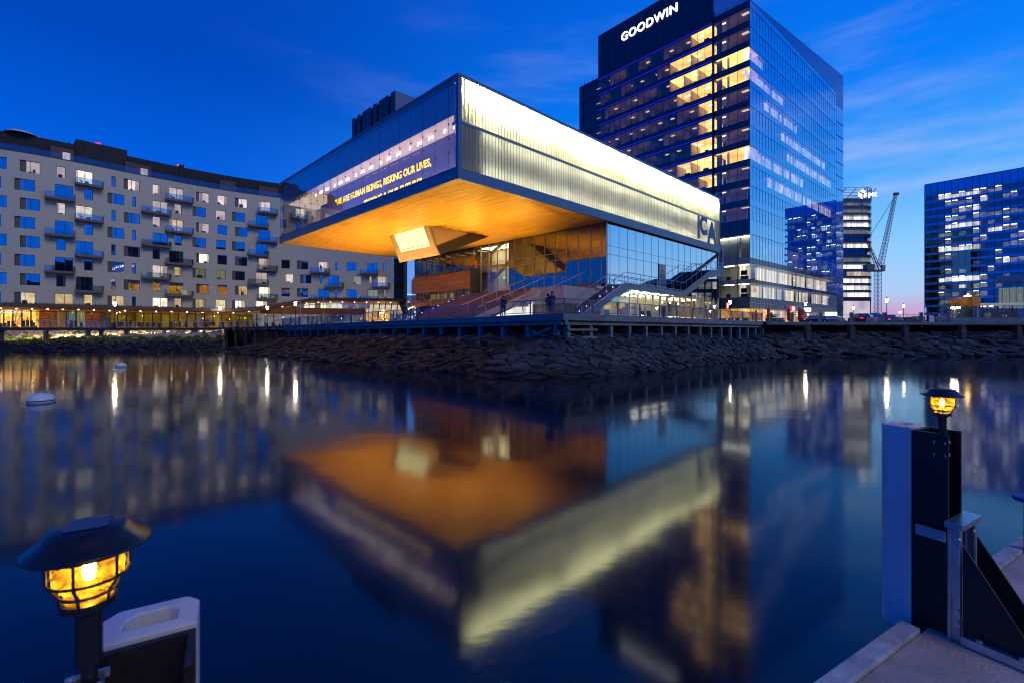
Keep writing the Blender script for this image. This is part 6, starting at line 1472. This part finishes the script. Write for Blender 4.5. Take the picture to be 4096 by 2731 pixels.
person((*gxy(2014, 41.2).xy, 4.06), 2.9, 1.8, 'hooded dark figure alone at the railing below the grandstand', 'cloth_dark', 'cloth_dark', .06, True)
person((*gxy(1619, 51.5).xy, 3.9), 3.0, 1.75, 'dark figure leaning at the railing beside the glass pavilion', 'cloth_dark', 'cloth_blue', .08)
person((*ap(1284, .8).xy, 17.36), 3.5, 1.78, 'person in dark clothes standing on an apartment balcony', 'cloth_blue', 'cloth_dark', 0)
# ================================================================== foreground dock, fender piles and solar lamps
ED = Vector((.86, .51, 0)).normalized(); EN = Vector((-ED.y, ED.x, 0)); E0 = Vector((1.45, 2.15, 0)); DZ = 1.40
def ep(t, n, z=0): return E0 + ED * t + EN * n + Vector((0, 0, z))
dk = tag(MB().prism([ep(-6, -.06, DZ - .35), ep(9, -.06, DZ - .35), ep(9, -4.5, DZ - .35), ep(-6, -4.5, DZ - .35)], (0, 0, .35)).build('dock', 'dock_concrete'), kind='structure')
tpile = [(.995, 'R'), (-2.474, 'L')]
for t0, t1 in ((-6, -2.66), (-2.30, .80), (1.17, 9)):
    k = max(1, int((t1 - t0) / 2.4))
    for i in range(k):
        a, b = t0 + (t1 - t0) * i / k + .004, t0 + (t1 - t0) * (i + 1) / k - .004
        MB().hexa([ep(a, -.055, DZ - .30), ep(b, -.055, DZ - .30), ep(b, .03, DZ - .30), ep(a, .03, DZ - .30), ep(a, -.055, DZ + .022), ep(b, -.055, DZ + .022), ep(b, .03, DZ + .022), ep(a, .03, DZ + .022)]).build('edge_strip', 'dock_edge', dk, bevel=.006)
for t0 in (-.6, 2.6):
    MB().hexa([ep(t0, -4.4, DZ + .001), ep(t0 + .012, -4.4, DZ + .001), ep(t0 + .012, -.07, DZ + .001), ep(t0, -.07, DZ + .001), ep(t0, -4.4, DZ + .003), ep(t0 + .012, -4.4, DZ + .003), ep(t0 + .012, -.07, DZ + .003), ep(t0, -.07, DZ + .003)]).build('deck_joint', 'dock_edge', dk)
def fender_pile():
    r = thing('fender_pile', (0, 0, 0), 'x', 'fender pile', group='fender piles at the dock edge')
    kw = dict(world=False)
    ZT_ = 2.45; Zb = -.5
    hb_ = MB().box(-.11, -.096, -.14, .012, Zb, ZT_).box(.066, .08, -.14, .012, Zb, ZT_).box(-.096, .066, -.010, .008, Zb, ZT_ + .002)
    hb_.build('steel_beam', 'black_steel', r, **kw)
    # plastic fender with a hollow top
    f = MB(); o_ = [(-.115, .016), (.082, .016), (.082, .13), (.055, .165), (-.085, .165), (-.115, .13)]; i_ = [(-.065, .05), (.04, .05), (.04, .10), (.02, .12), (-.045, .12), (-.065, .10)]
    z0, z1 = 1.28, 2.46; ob = [(x * .9, .03 + (y - .03) * .8, z0) for x, y in o_]
    V = ob + [(x, y, z0 + .06) for x, y in o_] + [(x, y, z1) for x, y in o_] + [(x, y, z1 + .004) for x, y in i_] + [(x * .92, y, z1 - .22) for x, y in i_]
    Fs = [tuple(range(6))]
    for a in range(4): Fs += [(a * 6 + j, a * 6 + (j + 1) % 6, (a + 1) * 6 + (j + 1) % 6, (a + 1) * 6 + j) for j in range(6)]
    Fs.append(tuple(range(24, 30)))
    f.add(V, Fs).build('fender', 'fender_white', r, bevel=.004, **kw)
    # galvanised bracket
    br = MB()
    for e in (-.135, .075): br.box(e, e + .03, -.195, -.148, DZ, 1.975).box(e - .012, e + .042, -.162, -.147, DZ, 1.975)
    br.box(-.15, .12, -.21, -.135, 1.976, 2.008); br.box(-.165, -.137, -.145, -.02, 1.90, 1.955).box(.108, .13, -.145, -.02, 1.90, 1.955)
    br.build('bracket', 'galvanised', r, bevel=.003, **kw)
    for e in (-.12, .085):
        MB().prism([(e, -.20, 1.90), (e, -.20, DZ + .012), (e, -.50, DZ + .012)], (.012, 0, 0)).build('gusset', 'black_steel', r, **kw)
        MB().box(e - .035, e + .035, -.62, -.20, DZ + .002, DZ + .045).build('base_channel', 'galvanised', r, bevel=.003, **kw)
        for q in (-.27, -.42, -.57): MB().lathe([(.014, 0), (.014, .014), (0, .016)], 6, (e - .02, q, DZ + .046)).build('bolt', 'galvanised', r, **kw)
        for z in (1.5, 1.56, 1.93, 1.98): MB().tube([(e - .02, -.19, z), (e - .04, -.19, z)], .011, 6).build('bolt', 'galvanised', r, **kw)
    return kids(r)
def dock_lamp():
    r = thing('dock_lamp', (0, 0, 0), 'x', 'lamp', group='solar lamps on the dock piles'); kw = dict(world=False)
    MB().lathe([(.0, 0), (.014, 0), (.014, .17), (.023, .175), (.023, .285), (.030, .29), (.030, .30)], 18).build('post', 'black_plastic', r, smooth=False, **kw)
    MB().lathe([(.030, .298), (.047, .300), (.047, .316), (.030, .318)], 24).build('cup', 'black_plastic', r, **kw)
    MB().lathe([(.040, .316), (.042, .335), (.060, .362), (.062, .425)], 28).build('glass', 'amber_glass', r, smooth=True, **kw)
    MB().lathe([(.0, .352), (.009, .356), (.012, .372), (.010, .396), (.0, .405)], 12).build('bulb', 'lamp_bulb', r, smooth=True, **kw)
    cg = MB()
    for j in range(6):
        t = 2 * math.pi * j / 6 + .35; c_, s_ = math.cos(t), math.sin(t)
        cg.tube([(q * c_, q * s_, z) for q, z in ((.047, .312), (.050, .336), (.068, .362), (.070, .43))], .0032, 5)
    for q, z in ((.069, .366), (.0495, .334)): cg.tube([(q * math.cos(t), q * math.sin(t), z) for t in [2 * math.pi * k / 30 for k in range(31)]], .0034, 5, cap=False)
    cg.build('cage', 'black_plastic', r, smooth=True, **kw)
    cap = MB().lathe([(.0, .418), (.070, .420), (.104, .424), (.109, .428), (.106, .433), (.092, .440), (.078, .455), (.066, .468), (.060, .471), (.0, .472)], 40).build('cap', 'black_plastic', r, smooth=True, **kw)
    MB().box(-.036, .036, -.036, .036, .4725, .4745).build('solar_panel', 'solar_cell', cap, world=False)
    for z in (.05, .13):
        cl_ = MB().lathe([(.026, z - .008), (.026, z + .008)], 12).box(-.045, .03, -.032, -.026, z - .009, z + .009).box(-.045, .03, .024, .030, z - .009, z + .009).build('clamp', 'galvanised', r, **kw)
        MB().tube([(-.035, -.04, z), (-.035, .04, z)], .006, 6).build('clamp_bolt', 'galvanised', cl_, world=False)
    return kids(r)
fp, dl_ = fender_pile(), dock_lamp()
rzE = math.atan2(ED.y, ED.x)
for t, lbp, lbl in ((.995, 'black steel pile with tall pale fender and galvanised bracket at the concrete dock edge', 'solar lamp clamped to the pile with the triangular bracket'), (-2.474, 'black steel pile whose white fender top shows a hollow pocket', 'solar lamp glowing amber over the pile with the hollow white cap')):
    o = fp if t > 0 else copy_tree(fp); o.location = ep(t, 0 if t > 0 else .045, 0); o.rotation_euler = (0, 0, rzE); o['label'] = lbp; o.scale = (1, 1, 1) if t > 0 else (.86, .84, .976)
    o = dl_ if t > 0 else copy_tree(dl_); o.location = ep(t, -.105, 2.296) - ED * .075; o.scale = (.83,) * 3 if t > 0 else (.75,) * 3; o.location += (Vector((0, 0, 0)) if t > 0 else Vector((.008, .004, .037))); o.rotation_euler = (0, 0, rzE); o['label'] = lbl
q = at(4118, 1985, 3.4); tb_ = thing('mooring_post', (q.x, q.y, DZ), 'round flat topped dark post at the dock edge', 'post')
MB().lathe([(.0, .0), (.085, .0), (.09, -.012), (.085, -.03), (0, -.03)], 24, tuple(q)).build('top', 'hoarding_blue', tb_); MB().tube([(q.x, q.y, DZ), (q.x, q.y, q.z - .03)], .03, 10).build('stem', 'black_plastic', tb_)
